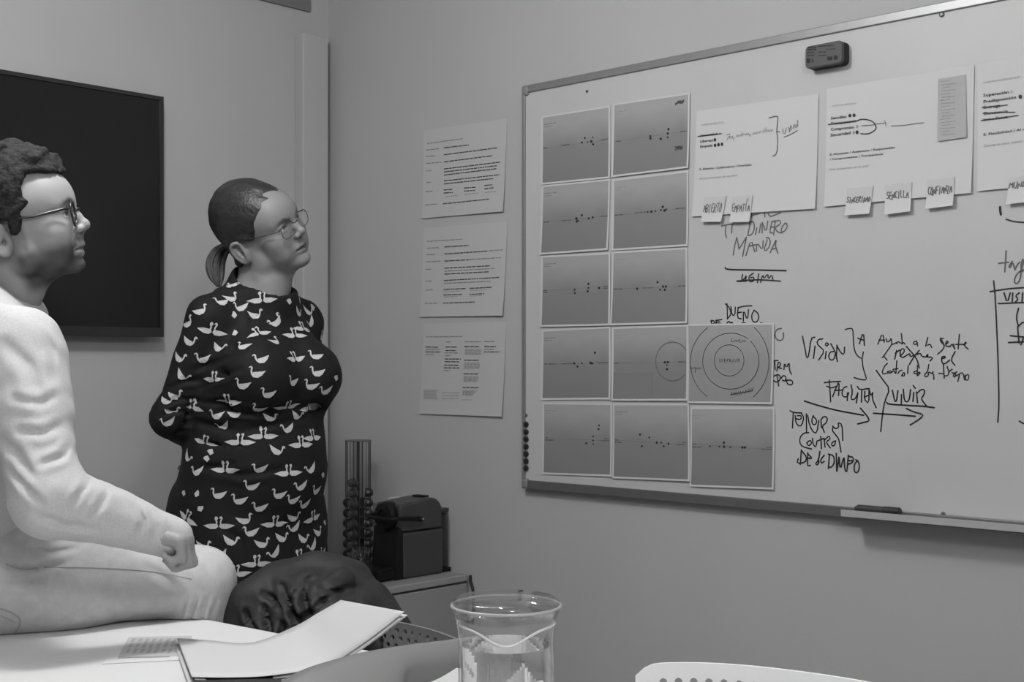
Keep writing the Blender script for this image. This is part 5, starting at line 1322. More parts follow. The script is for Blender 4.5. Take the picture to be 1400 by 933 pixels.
def face_tone(V, H, base, stubble=0.0, lip=.68, brow=.12, seed=1, browr=.0075):
    L = H.loc(V); f, l, h = L[:, 0], L[:, 1], L[:, 2]; al = np.abs(l)
    t = np.full(len(V), base)
    t *= 1+.03*vnoise(V, 60, seed)
    near = (f > .02) & (h > -.12) & (h < .12) & (al < .08)
    A = np.stack([f, al, h], 1)
    # brows
    d = np.minimum(seg_d(A, (.112, .014, .040), (.108, .030, .047)), seg_d(A, (.108, .030, .047), (.092, .048, .042)))
    m = near*(1-sm(d, browr*.35, browr))
    t = t*(1-m*(1-brow))
    # lips
    d = np.minimum(seg_d(A, (.106, 0, -.0345), (.089, .0235, -.0405)), seg_d(A, (.103, 0, -.0475), (.089, .0225, -.0425)))
    t = t*(1-near*(1-sm(d, .0055, .0085))*(1-lip))
    # lip parting, nostril, lash line
    d = np.minimum(seg_d(A, (.109, 0, -.0405), (.100, .013, -.0405)), seg_d(A, (.100, .013, -.0405), (.089, .025, -.0412)))
    t = t*(1-near*(1-sm(d, .0020, .0042))*.55)
    d = np.minimum(seg_d(A, (.101, .0215, .0255), (.103, .0325, .0290)), seg_d(A, (.103, .0325, .0290), (.095, .0450, .0255)))
    t = t*(1-near*(1-sm(d, .0020, .0045))*.60)
    d = np.sqrt((f-.114)**2+(al-.0065)**2+(h+.0150)**2)
    t = t*(1-near*(1-sm(d, .0030, .0060))*.6)
    if stubble:
        jaw = 1-sm(h-(-.028-.10*(f-.05).clip(-.05, .0)), -.012, .014)         # below the cheek line
        jaw = jaw*sm(h, -.105, -.080)*sm(f, -.012, .012)
        mous = np.exp(-((h+.0235)/.008)**2)*sm(f, .085, .10)*(1-sm(al, .024, .034))
        side = (1-sm(np.abs(f-.012), .010, .020))*(1-sm(np.abs(h+.01), .03, .05))
        m = np.clip(np.maximum(np.maximum(jaw, .75*mous), .6*side), 0, 1)*(al < .09)
        d = np.minimum(seg_d(A, (.106, 0, -.0345), (.089, .0235, -.0405)), seg_d(A, (.103, 0, -.0475), (.089, .0225, -.0425)))
        m = m*sm(d, .006, .010)
        speck = .92+.06*vnoise(V, 140, seed+9).clip(-1.2, 1.2)
        t = t*(1-stubble*m*speck)
    return t
def eyes(H, parent, gaze=(1, 0, 0), dark=.03, r=.0115):
    for s in (1, -1):
        c = H.p(.0885, s*.0325, .0232); g = H.R@unit(gaze)
        mb = MB(); mb.lathe(c, [(max(r*H.sc*math.sin(a), 1e-5), r*H.sc*math.cos(a)) for a in np.linspace(.0, math.pi, 25)], 28, g, cap=False)
        V = np.array(mb.v); ang = np.arccos(np.clip(((V-c)@g)/(r*H.sc), -1, 1))
        tone = np.where(ang < .22, .006, np.where(ang < .52, dark, .62))
        o = mb.build('eye', mat('eyeball', .6, .15, .5, tone=True), parent, smooth=True); add_tone(o, tone)
def hand(S, wr, d, n, s, sc=1.0, curl=(.5, .7, .5), spread=.06, thumb=.6, k=.008):
    """wr wrist; d along the hand, n palm side, s towards the thumb"""
    d, n0, s = unit(d), unit(n), unit(s)
    kn = [(.090, .030), (.094, .010), (.090, -.010), (.082, -.028)]
    ln = [(.042, .026, .020), (.046, .030, .021), (.043, .028, .021), (.033, .021, .019)]
    rr = [.0098, .0100, .0096, .0086]
    for (a, b), l3, r in zip(kn, ln, rr):
        K = wr+d*a*sc+s*b*sc
        S.rc(wr+s*b*.55*sc+d*.012*sc, K, .0155*sc, .0122*sc, .014)
        dd = unit(d+s*b*spread*3); q = K; nn = unit(n0-dd*np.dot(n0, dd))
        for L, c, rad in zip(l3, curl, (r, r*.92, r*.82)):
            d2 = dd*math.cos(c)+nn*math.sin(c); nn = nn*math.cos(c)-dd*math.sin(c); dd = d2
            q2 = q+dd*L*sc
            S.rc(q, q2, rad*1.05*sc, rad*.95*sc, k*.5)
            q = q2
    T0 = wr+d*.022*sc+s*.022*sc+n0*.006*sc; T1 = T0+unit(d*.6+s*.8*thumb+n0*.35)*.042*sc
    T2 = T1+unit(d*.85+s*.25*thumb+n0*.35)*.032*sc; T3 = T2+unit(d*.9+n0*.3)*.025*sc
    S.chain([T0, T1, T2, T3], [.0165*sc, .0125*sc, .0108*sc, .0090*sc], k)
def tube_ring(mb, H, c, rx, rz, r, n=40, sq=2.0, tilt=0.0, yaw=0.0):
    pts = []
    for i in range(n):
        a = 2*math.pi*i/n; x, z = math.cos(a), math.sin(a)
        q = (abs(x)**sq+abs(z)**sq)**(-1/sq); x *= q*rx; z *= q*rz
        pts.append(H.p(c[0]-abs(x)*0-math.sin(yaw)*x*(1 if c[1] > 0 else -1)+z*tilt, c[1]+x, c[2]+z))
    mb.tube(pts, r, 8, closed=True); return pts
def glasses(parent, H, cx, cl, chh, rx, rz, r, m, lens_m, sq=2.4, rim=True):
    e = empty('glasses', H.p(.09, 0, .02)); e.parent = parent; e.location = tuple(H.p(.09, 0, .02)-wloc(parent))
    for s in (1, -1):
        mb = MB(); pts = tube_ring(mb, H, (cx, s*cl, chh), rx, rz, r, sq=sq, tilt=.12, yaw=.04)
        mb.build('rim', m, e, smooth=True)
        V = np.array(pts); c = V.mean(0)
        mk('lens', np.vstack([V, c]), [(i, (i+1) % len(pts), len(pts)) for i in range(len(pts))], lens_m, e)
        top = H.p(cx-.004, s*(cl+rx*.98), chh+rz*.45)
        mb = MB(); mb.tube([top, H.p(cx-.012, s*(cl+rx+.006), chh+rz*.5), H.p(.05, s*.0745, .030), H.p(.005, s*.0795, .036), H.p(-.018, s*.082, .026), H.p(-.030, s*.080, .006)], [r*1.2, r*1.25, r*1.15, r*1.1, r*1.1, r], 8)
        mb.build('temple', m, e, smooth=True)
    mb = MB(); mb.tube([H.p(cx+.001, cl-rx*.97, chh+rz*.25), H.p(cx+.008, .006, chh+rz*.42), H.p(cx+.008, -.006, chh+rz*.42), H.p(cx+.001, -cl+rx*.97, chh+rz*.25)], r*1.1, 8); mb.build('bridge', m, e, smooth=True)
    return e
def hair_cap(S, H, poly, thick, lat=.12):
    """limit a hair volume to a region of the (f, h) side view"""
    lo = H.O-.24; hi = H.O+.24
    sl, g = S.sub(lo, hi)
    X = [g[i]-np.float32(H.O[i]) for i in range(3)]
    f = (X[0]*np.float32(H.R[0, 0])+X[1]*np.float32(H.R[1, 0])+X[2]*np.float32(H.R[2, 0]))/np.float32(H.sc)
    h = (X[0]*np.float32(H.R[0, 2])+X[1]*np.float32(H.R[1, 2])+X[2]*np.float32(H.R[2, 2]))/np.float32(H.sc)
    d = poly_sdf(f, h, [(np.float32(a), np.float32(b)) for a, b in poly])*np.float32(H.sc)
    S.put(sl, d.astype(np.float32), .006, 'and')
M_skin = mat('skin', .5, .5, .35, tone=True, bump=.05, bscale=400)

# ================================================================== the woman
WP = P(345, 497, 3.40); wx, wy = WP[0], WP[1]
wdir = np.array([0.035, -1.0]); wdir /= np.linalg.norm(wdir); wleft = np.array([-wdir[1], wdir[0]])
def W(x, y, z): return np.array([wx+wdir[0]*x+wleft[0]*y, wy+wdir[1]*x+wleft[1]*y, z])
woman = empty('person', (wx, wy, 0), 'woman in black swan-print dress and glasses standing with hands behind her back', 'person')
hd = RT*math.cos(math.radians(31))-FW*math.sin(math.radians(31))
HW_ = Frame(P(360, 329, 3.35), hd, math.radians(9), math.radians(30), 1.055)
LV = [(.44, 0, 0, .175, .212), (.55, 0, 0, .168, .210), (.73, 0, 0, .165, .213), (.85, .002, 0, .158, .203), (.95, .006, 0, .158, .192), (1.03, .012, 0, .158, .184), (1.10, .018, 0, .150, .178), (1.175, .022, 0, .140, .176), (1.27, .022, 0, .115, .155), (1.33, .018, 0, .095, .135), (1.375, .020, 0, .07, .09)]
def woman_body(S, off):
    """torso and arms; off > 0 makes the dress around the body"""
    lv = [(z, cx, cy, b+off, a+off) for z, cx, cy, b, a in LV]
    S.loft(lv, wdir, wleft, (wx, wy), .02)
    for s in (1, -1):
        S.el(W(.115, s*.080, 1.165), (.100+off, .092+off, .098+off), np.stack([np.append(wdir, 0), np.append(wleft, 0), [0, 0, 1.0]], 1), .05)
        S.rc(W(.012, s*.045, 1.372), W(.022, s*.140, 1.322), .040+off, .048+off, .04)
        S.rc(W(.022, s*.152, 1.305), W(-.060, s*.205, 1.062), .052+off, .044+off, .03)
    S.el(W(-.085, .09, .80), (.09+off, .10+off, .12+off), None, .05); S.el(W(-.085, -.09, .80), (.09+off, .10+off, .12+off), None, .05)
    S.el(W(.10, 0, .93), (.09+off, .13+off, .13+off), np.stack([np.append(wdir, 0), np.append(wleft, 0), [0, 0, 1.0]], 1), .06)
EL_ = {s: W(-.060, s*.205, 1.062) for s in (1, -1)}
WR_ = {1: W(-.195, .085, .985), -1: W(-.215, -.035, 1.000)}
ax = [axis_coords(wx-.34, wx+.30, .007, (HW_.O[0]-.13, HW_.O[0]+.14), .0024), axis_coords(wy-.34, wy+.30, .007, (HW_.O[1]-.17, HW_.O[1]+.13), .0024), axis_coords(-.03, 1.72, .008, (1.37, 1.67), .0024)]
S = SDF(ax)
woman_body(S, -.016)
for s in (1, -1):
    S.rc(EL_[s], EL_[s]*.45+WR_[s]*.55, .041, .036, .02); S.rc(EL_[s]*.45+WR_[s]*.55, WR_[s], .036, .026, .02)
    S.chain([W(.0, s*.095, .78), W(.01, s*.09, .47), W(-.01, s*.088, .30), W(-.03, s*.085, .09)], [.095, .060, .055, .035], .02)   # legs
    S.rc(W(-.03, s*.085, .055), W(.12, s*.10, .03), .034, .026, .02)
hand(S, WR_[-1], wleft_ := np.append(wleft*.8, -.45), np.append(-wdir, .1), np.array([0, 0, 1.0]), .95, (.35, .5, .4))
hand(S, WR_[1], np.append(-wleft*.85, -.5), np.append(-wdir, .1), np.array([0, 0, 1.0]), .95, (.3, .4, .4))
# neck
S.rc(HW_.p(-.012, 0, -.02), W(.030, 0, 1.37), .055, .062, .03)
S.rc(HW_.p(.030, 0, -.050), W(.070, 0, 1.37), .040, .045, .04)
S.rc(W(.03, .02, 1.365), W(.025, .075, 1.342), .040, .030, .04); S.rc(W(.03, -.02, 1.365), W(.025, -.075, 1.342), .040, .030, .04)
S.rc(HW_.p(.0, .058, -.03), W(.085, .018, 1.362), .010, .008, .02); S.rc(HW_.p(.0, -.058, -.03), W(.085, -.018, 1.362), .010, .008, .02)
sculpt_head(S, HW_, True)
V, Q = S.mesh(1)
wb_ = mk('body', V, Q, M_skin, woman, smooth=True)
add_tone(wb_, face_tone(V, HW_, .215, 0, .66, .42, 11, .0062))
eyes(HW_, woman, (1, .45, .05), .05)
# dress
S = SDF([axis_coords(wx-.36, wx+.32, .0055), axis_coords(wy-.36, wy+.32, .0055), axis_coords(.40, 1.46, .0055)])
woman_body(S, .002)
for s in (1, -1):
    e, w = EL_[s], WR_[s]
    S.rc(e, e*.55+w*.45, .050, .046, .03)
# skirt body below
S.rc(W(.02, 0, 1.40), W(.04, 0, 1.36), .075, .09, .03)
# folds: at the inner elbow, under the bust, at the waist
for s in (1, -1):
    for k in range(5):
        c = EL_[s]+np.array([0, 0, .05-.022*k]); 
        S.rc(c+W(.06, -s*.01, 0)-W(0, 0, 0), c+W(-.05, s*.05, .02)-W(0, 0, 0), .006, .004, .012, 'sub')
def fold(a, b, r=.005, k=.014):
    S.rc(W(*a), W(*b), r, r*.6, k, 'sub')
fold((.185, -.05, 1.085), (.06, -.20, 1.10), .008, .025); fold((.18, .05, 1.085), (.06, .20, 1.10), .008, .025)
fold((.10, -.165, 1.25), (.16, -.08, 1.205), .006, .02); fold((.05, -.19, 1.20), (.12, -.165, 1.17), .006, .02)
fold((.13, -.14, 1.03), (.0, -.19, 1.055), .006); fold((.14, -.12, .99), (.02, -.195, 1.00), .005); fold((.12, -.15, .95), (.02, -.205, .94), .004)
# neckline
S.el(W(.058, 0, 1.425), (.088, .080, .060), np.stack([unit(np.append(wdir, -.42)), np.append(wleft, 0), unit(np.append(wdir*.42, 1.0))], 1), .006, 'sub')
S.rc(HW_.p(.03, 0, -.06), W(.040, 0, 1.39), .058, .062, .006, 'sub')
# cut the hem and the cuffs flat
for s in (1, -1):
    e, w = EL_[s], WR_[s]; c = e*.42+w*.58; 
    S.el(c+(w-e)*.06, (.030, .030, .030), None, .006, 'sub')
S.D[:, :, S.ax[2] < .445] = .2
S.noise(.0020, 38, 7, aniso=(1, 1, 1)); S.noise(.0009, 90, 8)
V, Q = S.mesh(2)
V = crease(V, [([(268, 505), (300, 495), (335, 478)], 4, .006), ([(275, 530), (305, 515), (330, 505)], 3.5, .005), ([(300, 562), (350, 566), (430, 553)], 4, .007), ([(262, 548), (290, 552), (320, 548)], 3.5, .005), ([(330, 470), (345, 440), (340, 415)], 4, .004), ([(222, 555), (245, 545), (268, 548)], 3, .005), ([(216, 570), (240, 562), (262, 566)], 3, .005), ([(225, 535), (250, 522), (275, 520)], 3.5, .005), ([(330, 590), (380, 580), (425, 570)], 4, .004), ([(280, 640), (330, 650), (400, 640)], 5, .004), ([(300, 720), (330, 740), (340, 790)], 6, .004), ([(380, 700), (400, 740), (405, 790)], 6, .004)], 3.42)
M_dress = mat('black_dress_cloth', .0095, .75, .25, bump=.06, bscale=90)
dress = mk('dress', V, Q, M_dress, woman, smooth=True)
# swan print: flat shapes laid on the cloth
bvh = BVHTree.FromPolygons([Vector(v) for v in V], [tuple(q) for q in Q.tolist()])
SW1 = [[(-.36, -.04), (-.22, -.22), (.08, -.27), (.34, -.12), (.62, .22), (.30, .16), (.02, .12), (-.20, .12)], [(-.37, -.02), (-.26, .04), (-.29, .22), (-.25, .40), (-.33, .52), (-.46, .50), (-.53, .38), (-.45, .42), (-.38, .42), (-.36, .38), (-.40, .22)]]
SW2 = [[(.03, -.10), (.16, -.20), (.42, -.20), (.84, -.02), (.48, .07), (.18, .07), (.05, .03)], [(.08, .0), (.15, .04), (.14, .18), (.21, .34), (.16, .45), (.06, .43), (.02, .33), (.08, .37), (.12, .32), (.06, .18)]]
SW3 = [[(-.25, -.1), (0, -.3), (.25, -.05), (.12, .22), (-.05, .32)]]
def swan_polys(t):
    if t == 'L': return SW1
    if t == 'R': return [[(-x, y) for x, y in p][::-1] for p in SW1]
    if t == 'P': return SW2+[[(-x, y) for x, y in p][::-1] for p in SW2]
    return SW3
SV, SF = [], []
def lay(co, no, t, rot, size, rng=None):
    no = Vector(no).normalized(); up = Vector((0, 0, 1)); up = (up-no*up.dot(no))
    if up.length < .05: return
    up.normalize(); right = up.cross(no)      # towards the viewer's right when looking at the cloth
    cr, sr = math.cos(math.radians(rot)), math.sin(math.radians(rot))
    for poly in swan_polys(t):
        c0 = len(SV); pts = []
        m = len(poly); cx = sum(p[0] for p in poly)/m; cy = sum(p[1] for p in poly)/m
        dense = []
        for i in range(m):
            a, b = poly[i], poly[(i+1) % m]; dense += [a, ((a[0]+b[0])/2, (a[1]+b[1])/2)]
        if len(poly) > 9:                     # neck: a strip, no centre fan
            h = m
            seq = dense
            for x, y in seq: pts.append((x, y))
            faces = [(i, i+1, len(seq)-2-i, len(seq)-1-i) for i in range(len(seq)//2-1)]
        else:
            pts = dense+[(cx, cy)]; faces = [(i, (i+1) % len(dense), len(dense)) for i in range(len(dense))]
        ok = True; out = []
        for x, y in pts:
            q = Vector(co)+right*((x*cr-y*sr)*size)+up*((x*sr+y*cr)*size)
            h_, n_, _, d_ = bvh.find_nearest(q)
            if h_ is None or d_ > .03: ok = False; break
            out.append(tuple(h_+n_*.0017))
        if not ok: continue
        SV.extend(out); SF.extend([tuple(c0+i for i in f) for f in faces])
c3 = '''200,72 P -12;340,80 P 14;270,80 D 20;130,105 R -25;220,125 R -30;295,120 L 8;390,106 R 0;395,45 R 35;450,85 P 0;475,65 P -5;330,25 R -5;100,155 R -30;172,158 L 10;108,210 R -50;350,160 L 15;450,157 P 0;515,150 L 0;335,203 L 0;208,218 P -2;293,238 L 0;445,228 L 5;520,200 L 5;500,240 L 0;370,265 L 5;250,285 P -4;85,270 R -12;60,285 R -20;140,302 P -15;76,318 R -12;66,350 L 25;340,310 L -5;428,302 P 10;490,305 P 5;375,338 R -20;235,362 L 25;455,330 R -30;430,370 L 22;215,330 L 10;270,326 R 0;180,410 P -18;285,408 P 0;355,390 P 0;470,416 P 0;395,437 R -25;505,395 P 0;196,440 D 70;184,460 D 80;240,493 P 0;345,492 L 12;432,502 P 0;155,500 L 20;500,492 L 35;126,455 R -50;320,545 L 8;155,567 D -20;220,571 L 5;283,588 L 5;403,571 L 5;445,587 L 10;470,545 L 25;515,558 L 10;165,612 D -60;345,610 L 10;480,600 L 20;125,640 P -25;220,662 P 0;298,648 R 0;390,657 P 0;318,685 L 10;445,640 R -10;505,640 P 10;450,670 L 35;172,727 R -15;255,712 R -25;350,720 R -10;410,702 R -20;475,705 R -25;520,685 R -10;225,757 L 35;390,747 L 45;335,778 P 0;465,760 P 8;505,725 L 45;170,790 P 0;272,808 P 0;420,797 P 0;525,770 L 20;360,824 R -10;250,905 D 0;480,800 L 10;540,655 D 70;535,745 L 10;115,565 D 80;535,510 D 70;575,215 D 70;545,255 L 20'''
c2 = '''430,610 L 30;370,695 L 5;415,677 R 0;465,722 L 20;570,680 P 5;265,738 R 15;745,745 R -30;790,740 R -35;750,682 R -20;430,757 D 0;405,620 D 30;815,718 D 0;205,800 R 20;860,865 L 0;555,545 D 0;775,675 R -20;700,690 D 70;635,795 L 40;805,795 L 50'''
vis = []
for crop, s in (((200, 420, 2.22), c3), ((200, 220, 3.59), c2)):
    for it in s.split(';'):
        xy, t, r = it.split(); x, y = [float(q) for q in xy.split(',')]
        px, py = crop[0]+x/crop[2], crop[1]+y/crop[2]
        h, n, i, d = bvh.ray_cast(Vector(CAM), Vector(unit(ray(px, py))))
        if h is None: continue
        sz = {'L': .037, 'R': .037, 'P': .048, 'D': .032}[t]
        vis.append(np.array(h)); lay(h, n, t, float(r), sz)
# the rest of the cloth, away from the camera
rng = random.Random(4); fc = V[Q].mean(1); e1_ = V[Q[:, 2]]-V[Q[:, 0]]; e2_ = V[Q[:, 3]]-V[Q[:, 1]]; fn = np.cross(e1_, e2_); fn /= np.linalg.norm(fn, axis=1)[:, None]+1e-12
dep_ = (fc-CAM)@FW; py_ = HORIZON-FPX*(fc[:, 2]-CAMZ)/dep_
away = np.nonzero(((((CAM-fc)*fn).sum(1) < .25) | (py_ > 838)) & (np.abs(fn[:, 2]) < .9))[0]
pts_ = list(vis)
for _ in range(1500):
    i = away[rng.randrange(len(away))]; p = fc[i]
    if min(np.linalg.norm(p-q) for q in pts_) < .062: continue
    pts_.append(p); lay(p, fn[i], rng.choice('LRPLRD'), rng.uniform(-25, 25), .037)
sp_ = mk('swan_print', SV, SF, mat('white_swan_print', .50, .8, .2), dress); sp_['kind'] = 'stuff'
# hair: slicked back, pony tail
S = SDF([axis_coords(HW_.O[0]-.20, HW_.O[0]+.20, .0026), axis_coords(HW_.O[1]-.22, HW_.O[1]+.22, .0026), axis_coords(HW_.O[2]-.16, HW_.O[2]+.22, .0026)])
sc = HW_.sc
S.el(HW_.p(.006, 0, .060), np.array([.1045, .0795, .087])*sc, HW_.R, .01); S.el(HW_.p(-.016, 0, .074), np.array([.094, .0745, .089])*sc, HW_.R, .02)
S.el(HW_.p(.066, 0, .056), np.array([.047, .0585, .050])*sc, HW_.R, .02)
S.rc(HW_.p(-.05, 0, .02), HW_.p(-.055, 0, -.035), .052*sc, .042*sc, .02)
for s in (1, -1): S.rc(HW_.p(.012, s*.066, .03), HW_.p(-.045, s*.052, -.02), .015*sc, .018*sc, .02)
hair_cap(S, HW_, [(.125, .098), (.098, .100), (.078, .086), (.060, .066), (.050, .046), (.034, .026), (.014, .033), (-.004, .037), (-.024, .034), (-.034, .010), (-.032, -.030), (-.030, -.075), (-.20, -.075), (-.20, .22), (.13, .22)], .02)
S.noise(.0008, 160, 5)
V, Q = S.mesh(1)
M_hair = mat('dark_brown_hair', .022, .42, .5, var=.25, vscale=60, bump=.25, bscale=120)
hr = mk('hair', V, Q, M_hair, woman, smooth=True)
# pony tail strands
M_pony = mat('light_brown_hair', .085, .45, .5, var=.3, vscale=80, bump=.2, bscale=150)
tie = P(315, 338, 3.40); rng = random.Random(8)
base_ = [P(318, 334, 3.41), P(303, 340, 3.42), P(294, 358, 3.425), P(295, 376, 3.425), P(299, 391, 3.42)]
wid = [.012, .020, .024, .020, .006]
mb = MB()
side = unit(RT*.8+FW*.1); dep = FW
for k in range(64):
    a = rng.uniform(0, 2*math.pi); rr = math.sqrt(rng.random()); ox, oy = math.cos(a)*rr, math.sin(a)*rr
    pts = []
    for b, w in zip(base_, wid): pts.append(b+side*(ox*w)+dep*(oy*w*.9)+np.array([0, 0, rng.uniform(-.003, .003)]))
    pts = smooth_pts(pts, 2); n_ = len(pts)
    mb.tube(pts, [(.0042 if i < n_*.75 else .0042-.0032*(i/n_-.75)/.25) for i in range(n_)], 6)
pt = mb.build('ponytail', M_pony, hr, smooth=True); pt['kind'] = 'stuff'
MB().lathe(P(317, 335, 3.41)-side*.008, [(.013, 0), (.017, .004), (.017, .010), (.013, .014)], 20, side).build('hair_tie', mat('hair_tie', .012, .7, .2), hr)
glasses(woman, HW_, .1125, .0335, .0185, .0255, .0185, .0010, mat('fine_metal_frame', .10, .3, .5, metal=.7), thin_glass('spectacle_lens', .97, 1.3), sq=2.8)
# shoes
for s in (1, -1):
    S = SDF([axis_coords(wx-.25, wx+.25, .006), axis_coords(wy-.30, wy+.25, .006), axis_coords(-.01, .13, .006)])
    S.rc(W(-.045, s*.085, .045), W(.0, s*.088, .045), .042, .044, .02); S.rc(W(.0, s*.088, .040), W(.13, s*.10, .030), .042, .036, .03)
    S.D[:, :, S.ax[2] < .002] = .2
    V, Q = S.mesh(1); V[:, 2] = np.maximum(V[:, 2], .001)
    mk('shoe', V, Q, mat('black_shoe', .015, .4, .5), woman, smooth=True)

# ================================================================== the man
hdm = RT*math.cos(math.radians(11))+FW*math.sin(math.radians(11))
HM = Frame(P(21.5, 330.5, 2.26), hdm, math.radians(16.5), math.radians(5), .985)
hipR = P(-45, 800, 2.20); hipR[2] = TZ+.098
kneeR = P(272, 806, 2.385); kneeR[2] = TZ+.058
mf = unit((kneeR-hipR)*np.array([1, 1, 0])); ml = np.array([-mf[1], mf[0], 0])
ankR = np.array([kneeR[0]+.02, kneeR[1], .10])-mf*.02
hipL = hipR+ml*.19+mf*.02; hipL[2] = TZ+.09
kneeL = hipL+mf*.30+ml*.06; kneeL[2] = .50
ankL = kneeL-mf*.03+ml*.01; ankL[2] = .10
pel = (hipR+hipL)/2-mf*.03; pel[2] = TZ+.125
shR = P(22, 486, 2.10); elR = P(66, 680, 2.02); wrR = P(233, 735, 2.105)
shL = shR+ml*.37+mf*.01; elL = shL-mf*.05+ml*.07; elL[2] = shL[2]-.27; wrL = hipL+mf*.16+ml*.02; wrL[2] = TZ+.18
chest = (shR+shL)/2-mf*.055; chest[2] = shR[2]-.10
neckb = P(-6, 432, 2.29)
man = empty('person', (pel[0], pel[1], TZ), 'bearded man in grey sweatshirt and round glasses sitting on the table', 'person')
ax = [axis_coords(HM.O[0]-.36, kneeR[0]+.20, .007, (HM.O[0]-.15, HM.O[0]+.13), .0022), axis_coords(kneeR[1]-.36, hipL[1]+.26, .007, (HM.O[1]-.17, HM.O[1]+.12), .0022), axis_coords(-.03, 1.62, .008, (1.30, 1.60), .0022)]
# fine cells around the right hand too
def refine(a, lo, hi, st):
    return np.concatenate([a[a < lo], np.arange(lo, hi, st), a[a >= hi]]).astype(np.float32)
S = SDF(ax)
R3 = np.stack([mf, ml, np.array([0, 0, 1.0])], 1)
def man_body(S, off, k=.05):
    S.el(pel, np.array([.125, .165, .125])+off, R3, k)
    S.el((pel+chest)/2, np.array([.115, .150, .19])+off, R3, k)
    S.el(chest, np.array([.120, .165, .16])+off, R3, k)
    for a, b in ((shR, neckb), (shL, neckb)): S.rc(a+(neckb-a)*.18+np.array([0, 0, -.012]), b+np.array([0, 0, -.035]), .058+off, .052+off, .04)
def arms(S, off, k=.02):
    for a, b, c in ((shR, elR, wrR), (shL, elL, wrL)):
        S.rc(a, b, .060+off, .044+off, k); S.rc(b, c, .043+off, .028+off, k)

wr0 = P(186, 726, 2.085)
man_body(S, -.014); arms(S, -.010)
def legs(S, off, k=.03):
    for h_, k_, a_ in ((hipR, kneeR, ankR), (hipL, kneeL, ankL)):
        S.rc(h_, k_, .094+off, .058+off, .04)
        S.rc(k_, k_*.35+a_*.65, .057+off, .050+off, k); S.rc(k_*.35+a_*.65, a_, .050+off, .045+off, k)
legs(S, -.012)
for a_ in (ankR, ankL):
    S.rc(a_, a_-np.array([0, 0, .05]), .033, .034, .02); S.rc(a_-np.array([0, 0, .05]), a_+mf*.14-np.array([0, 0, .07]), .034, .024, .02)
S.rc(HM.p(-.012, 0, -.03), neckb, .056, .062, .03); S.rc(HM.p(.025, 0, -.05), neckb+mf*.004, .026, .044, .03)
hd_ = unit(RT*.97+FW*.14-UP*.20)
hn_ = unit(-UP-hd_*np.dot(-UP, hd_)); hs_ = np.cross(hn_, hd_); hs_ = hs_ if np.dot(hs_, FW) > 0 else -hs_
hand(S, wr0, hd_, hn_, hs_, .86, (1.15, 1.5, 1.0), .01, .30, .014)
ld_ = unit(mf*.9-UP*.4); ln_ = unit(-UP-ld_*np.dot(-UP, ld_)); ls_ = np.cross(ln_, ld_); ls_ = ls_ if np.dot(ls_, ml) < 0 else -ls_
hand(S, wrL, ld_, ln_, ls_, .95, (.4, .5, .4))
sculpt_head(S, HM, False)
def on_table(V, up=.0015):
    """what rests on the table stays above it, what hangs past its edge stays outside it"""
    r = V-far; b = r@dB; a = r@dA
    ins = (a > 0) & (b > 0) & (V[:, 2] > TZ-.12) & (V[:, 2] < TZ+up)
    deep = ins & (a > .030); edge = ins & ~deep
    V[deep, 2] = TZ+up
    V[edge] -= dA*(a[edge]+.0015)[:, None]
    low = (a > -.0015) & (a < .06) & (b > 0) & (V[:, 2] <= TZ-.12) & (V[:, 2] > .3)
    V[low] -= dA*(a[low]+.0015)[:, None]
    return V
V, Q = S.mesh(1); V = on_table(V, .006)
mb_ = mk('body', V, Q, M_skin, man, smooth=True)
add_tone(mb_, face_tone(V, HM, .29, .86, .74, .16, 21, .0070))
eyes(HM, man, (1, -.05, .0), .03)
# grey sweatshirt
M_sweat = mat('heather_grey_cotton', .47, .85, .15, var=.09, vscale=330, bump=.06, bscale=300)
S = SDF([axis_coords(HM.O[0]-.34, HM.O[0]+.40, .005), axis_coords(shR[1]-.30, shL[1]+.22, .005), axis_coords(TZ, 1.40, .005)])
man_body(S, .008)
a0, a1, b1 = P(43, 702, 2.15), P(0, 752, 2.15), P(43, 702, 2.15)+FW
hn = unit(np.cross(a1-a0, b1-a0)); hn = hn if hn[2] > 0 else -hn
g = np.meshgrid(*S.ax, indexing='ij', sparse=True)
pl = sum((g[i]-np.float32(a0[i]))*np.float32(hn[i]) for i in range(3))
S.put((slice(None),)*3, -pl.astype(np.float32), .012, 'and')
S.rc(HM.p(-.02, 0, -.045), neckb, .070, .080, .03)
S.rc(P(-8, 425, 2.22), P(26, 462, 2.12), .066, .062, .05); S.rc(P(10, 405, 2.24), P(40, 452, 2.16), .040, .042, .05)
k0, k1, k2 = P(0, 381, 2.25), P(56, 432, 2.25), P(0, 381, 2.25)+FW*1.0+UP*.02
kn_ = unit(np.cross(k1-k0, k2-k0)); kn_ = kn_ if kn_[2] > 0 else -kn_
pl = sum((g[i]-np.float32(k0[i]))*np.float32(kn_[i]) for i in range(3))
S.put((slice(None),)*3, pl.astype(np.float32), .004, 'and')
ck = HM.p(-.02, 0, -.045); S.rc(ck+(neckb-ck)*-.1, neckb*.75+ck*.25, .0605, .063, .004, 'sub')
for a, b, c in ((shR, elR, wrR), (shL, elL, wrL)):
    S.rc(a, b, .069, .057, .03); S.rc(b, c, .057, .034, .02)
S.rc(shR+np.array([0, 0, .01]), shR*.6+elR*.4, .064, .062, .03)
S.rc(wrR*.86+elR*.14, wrR, .033, .0335, .004)
S.noise(.0022, 45, 13); S.noise(.0009, 110, 14)
V, Q = S.mesh(1)
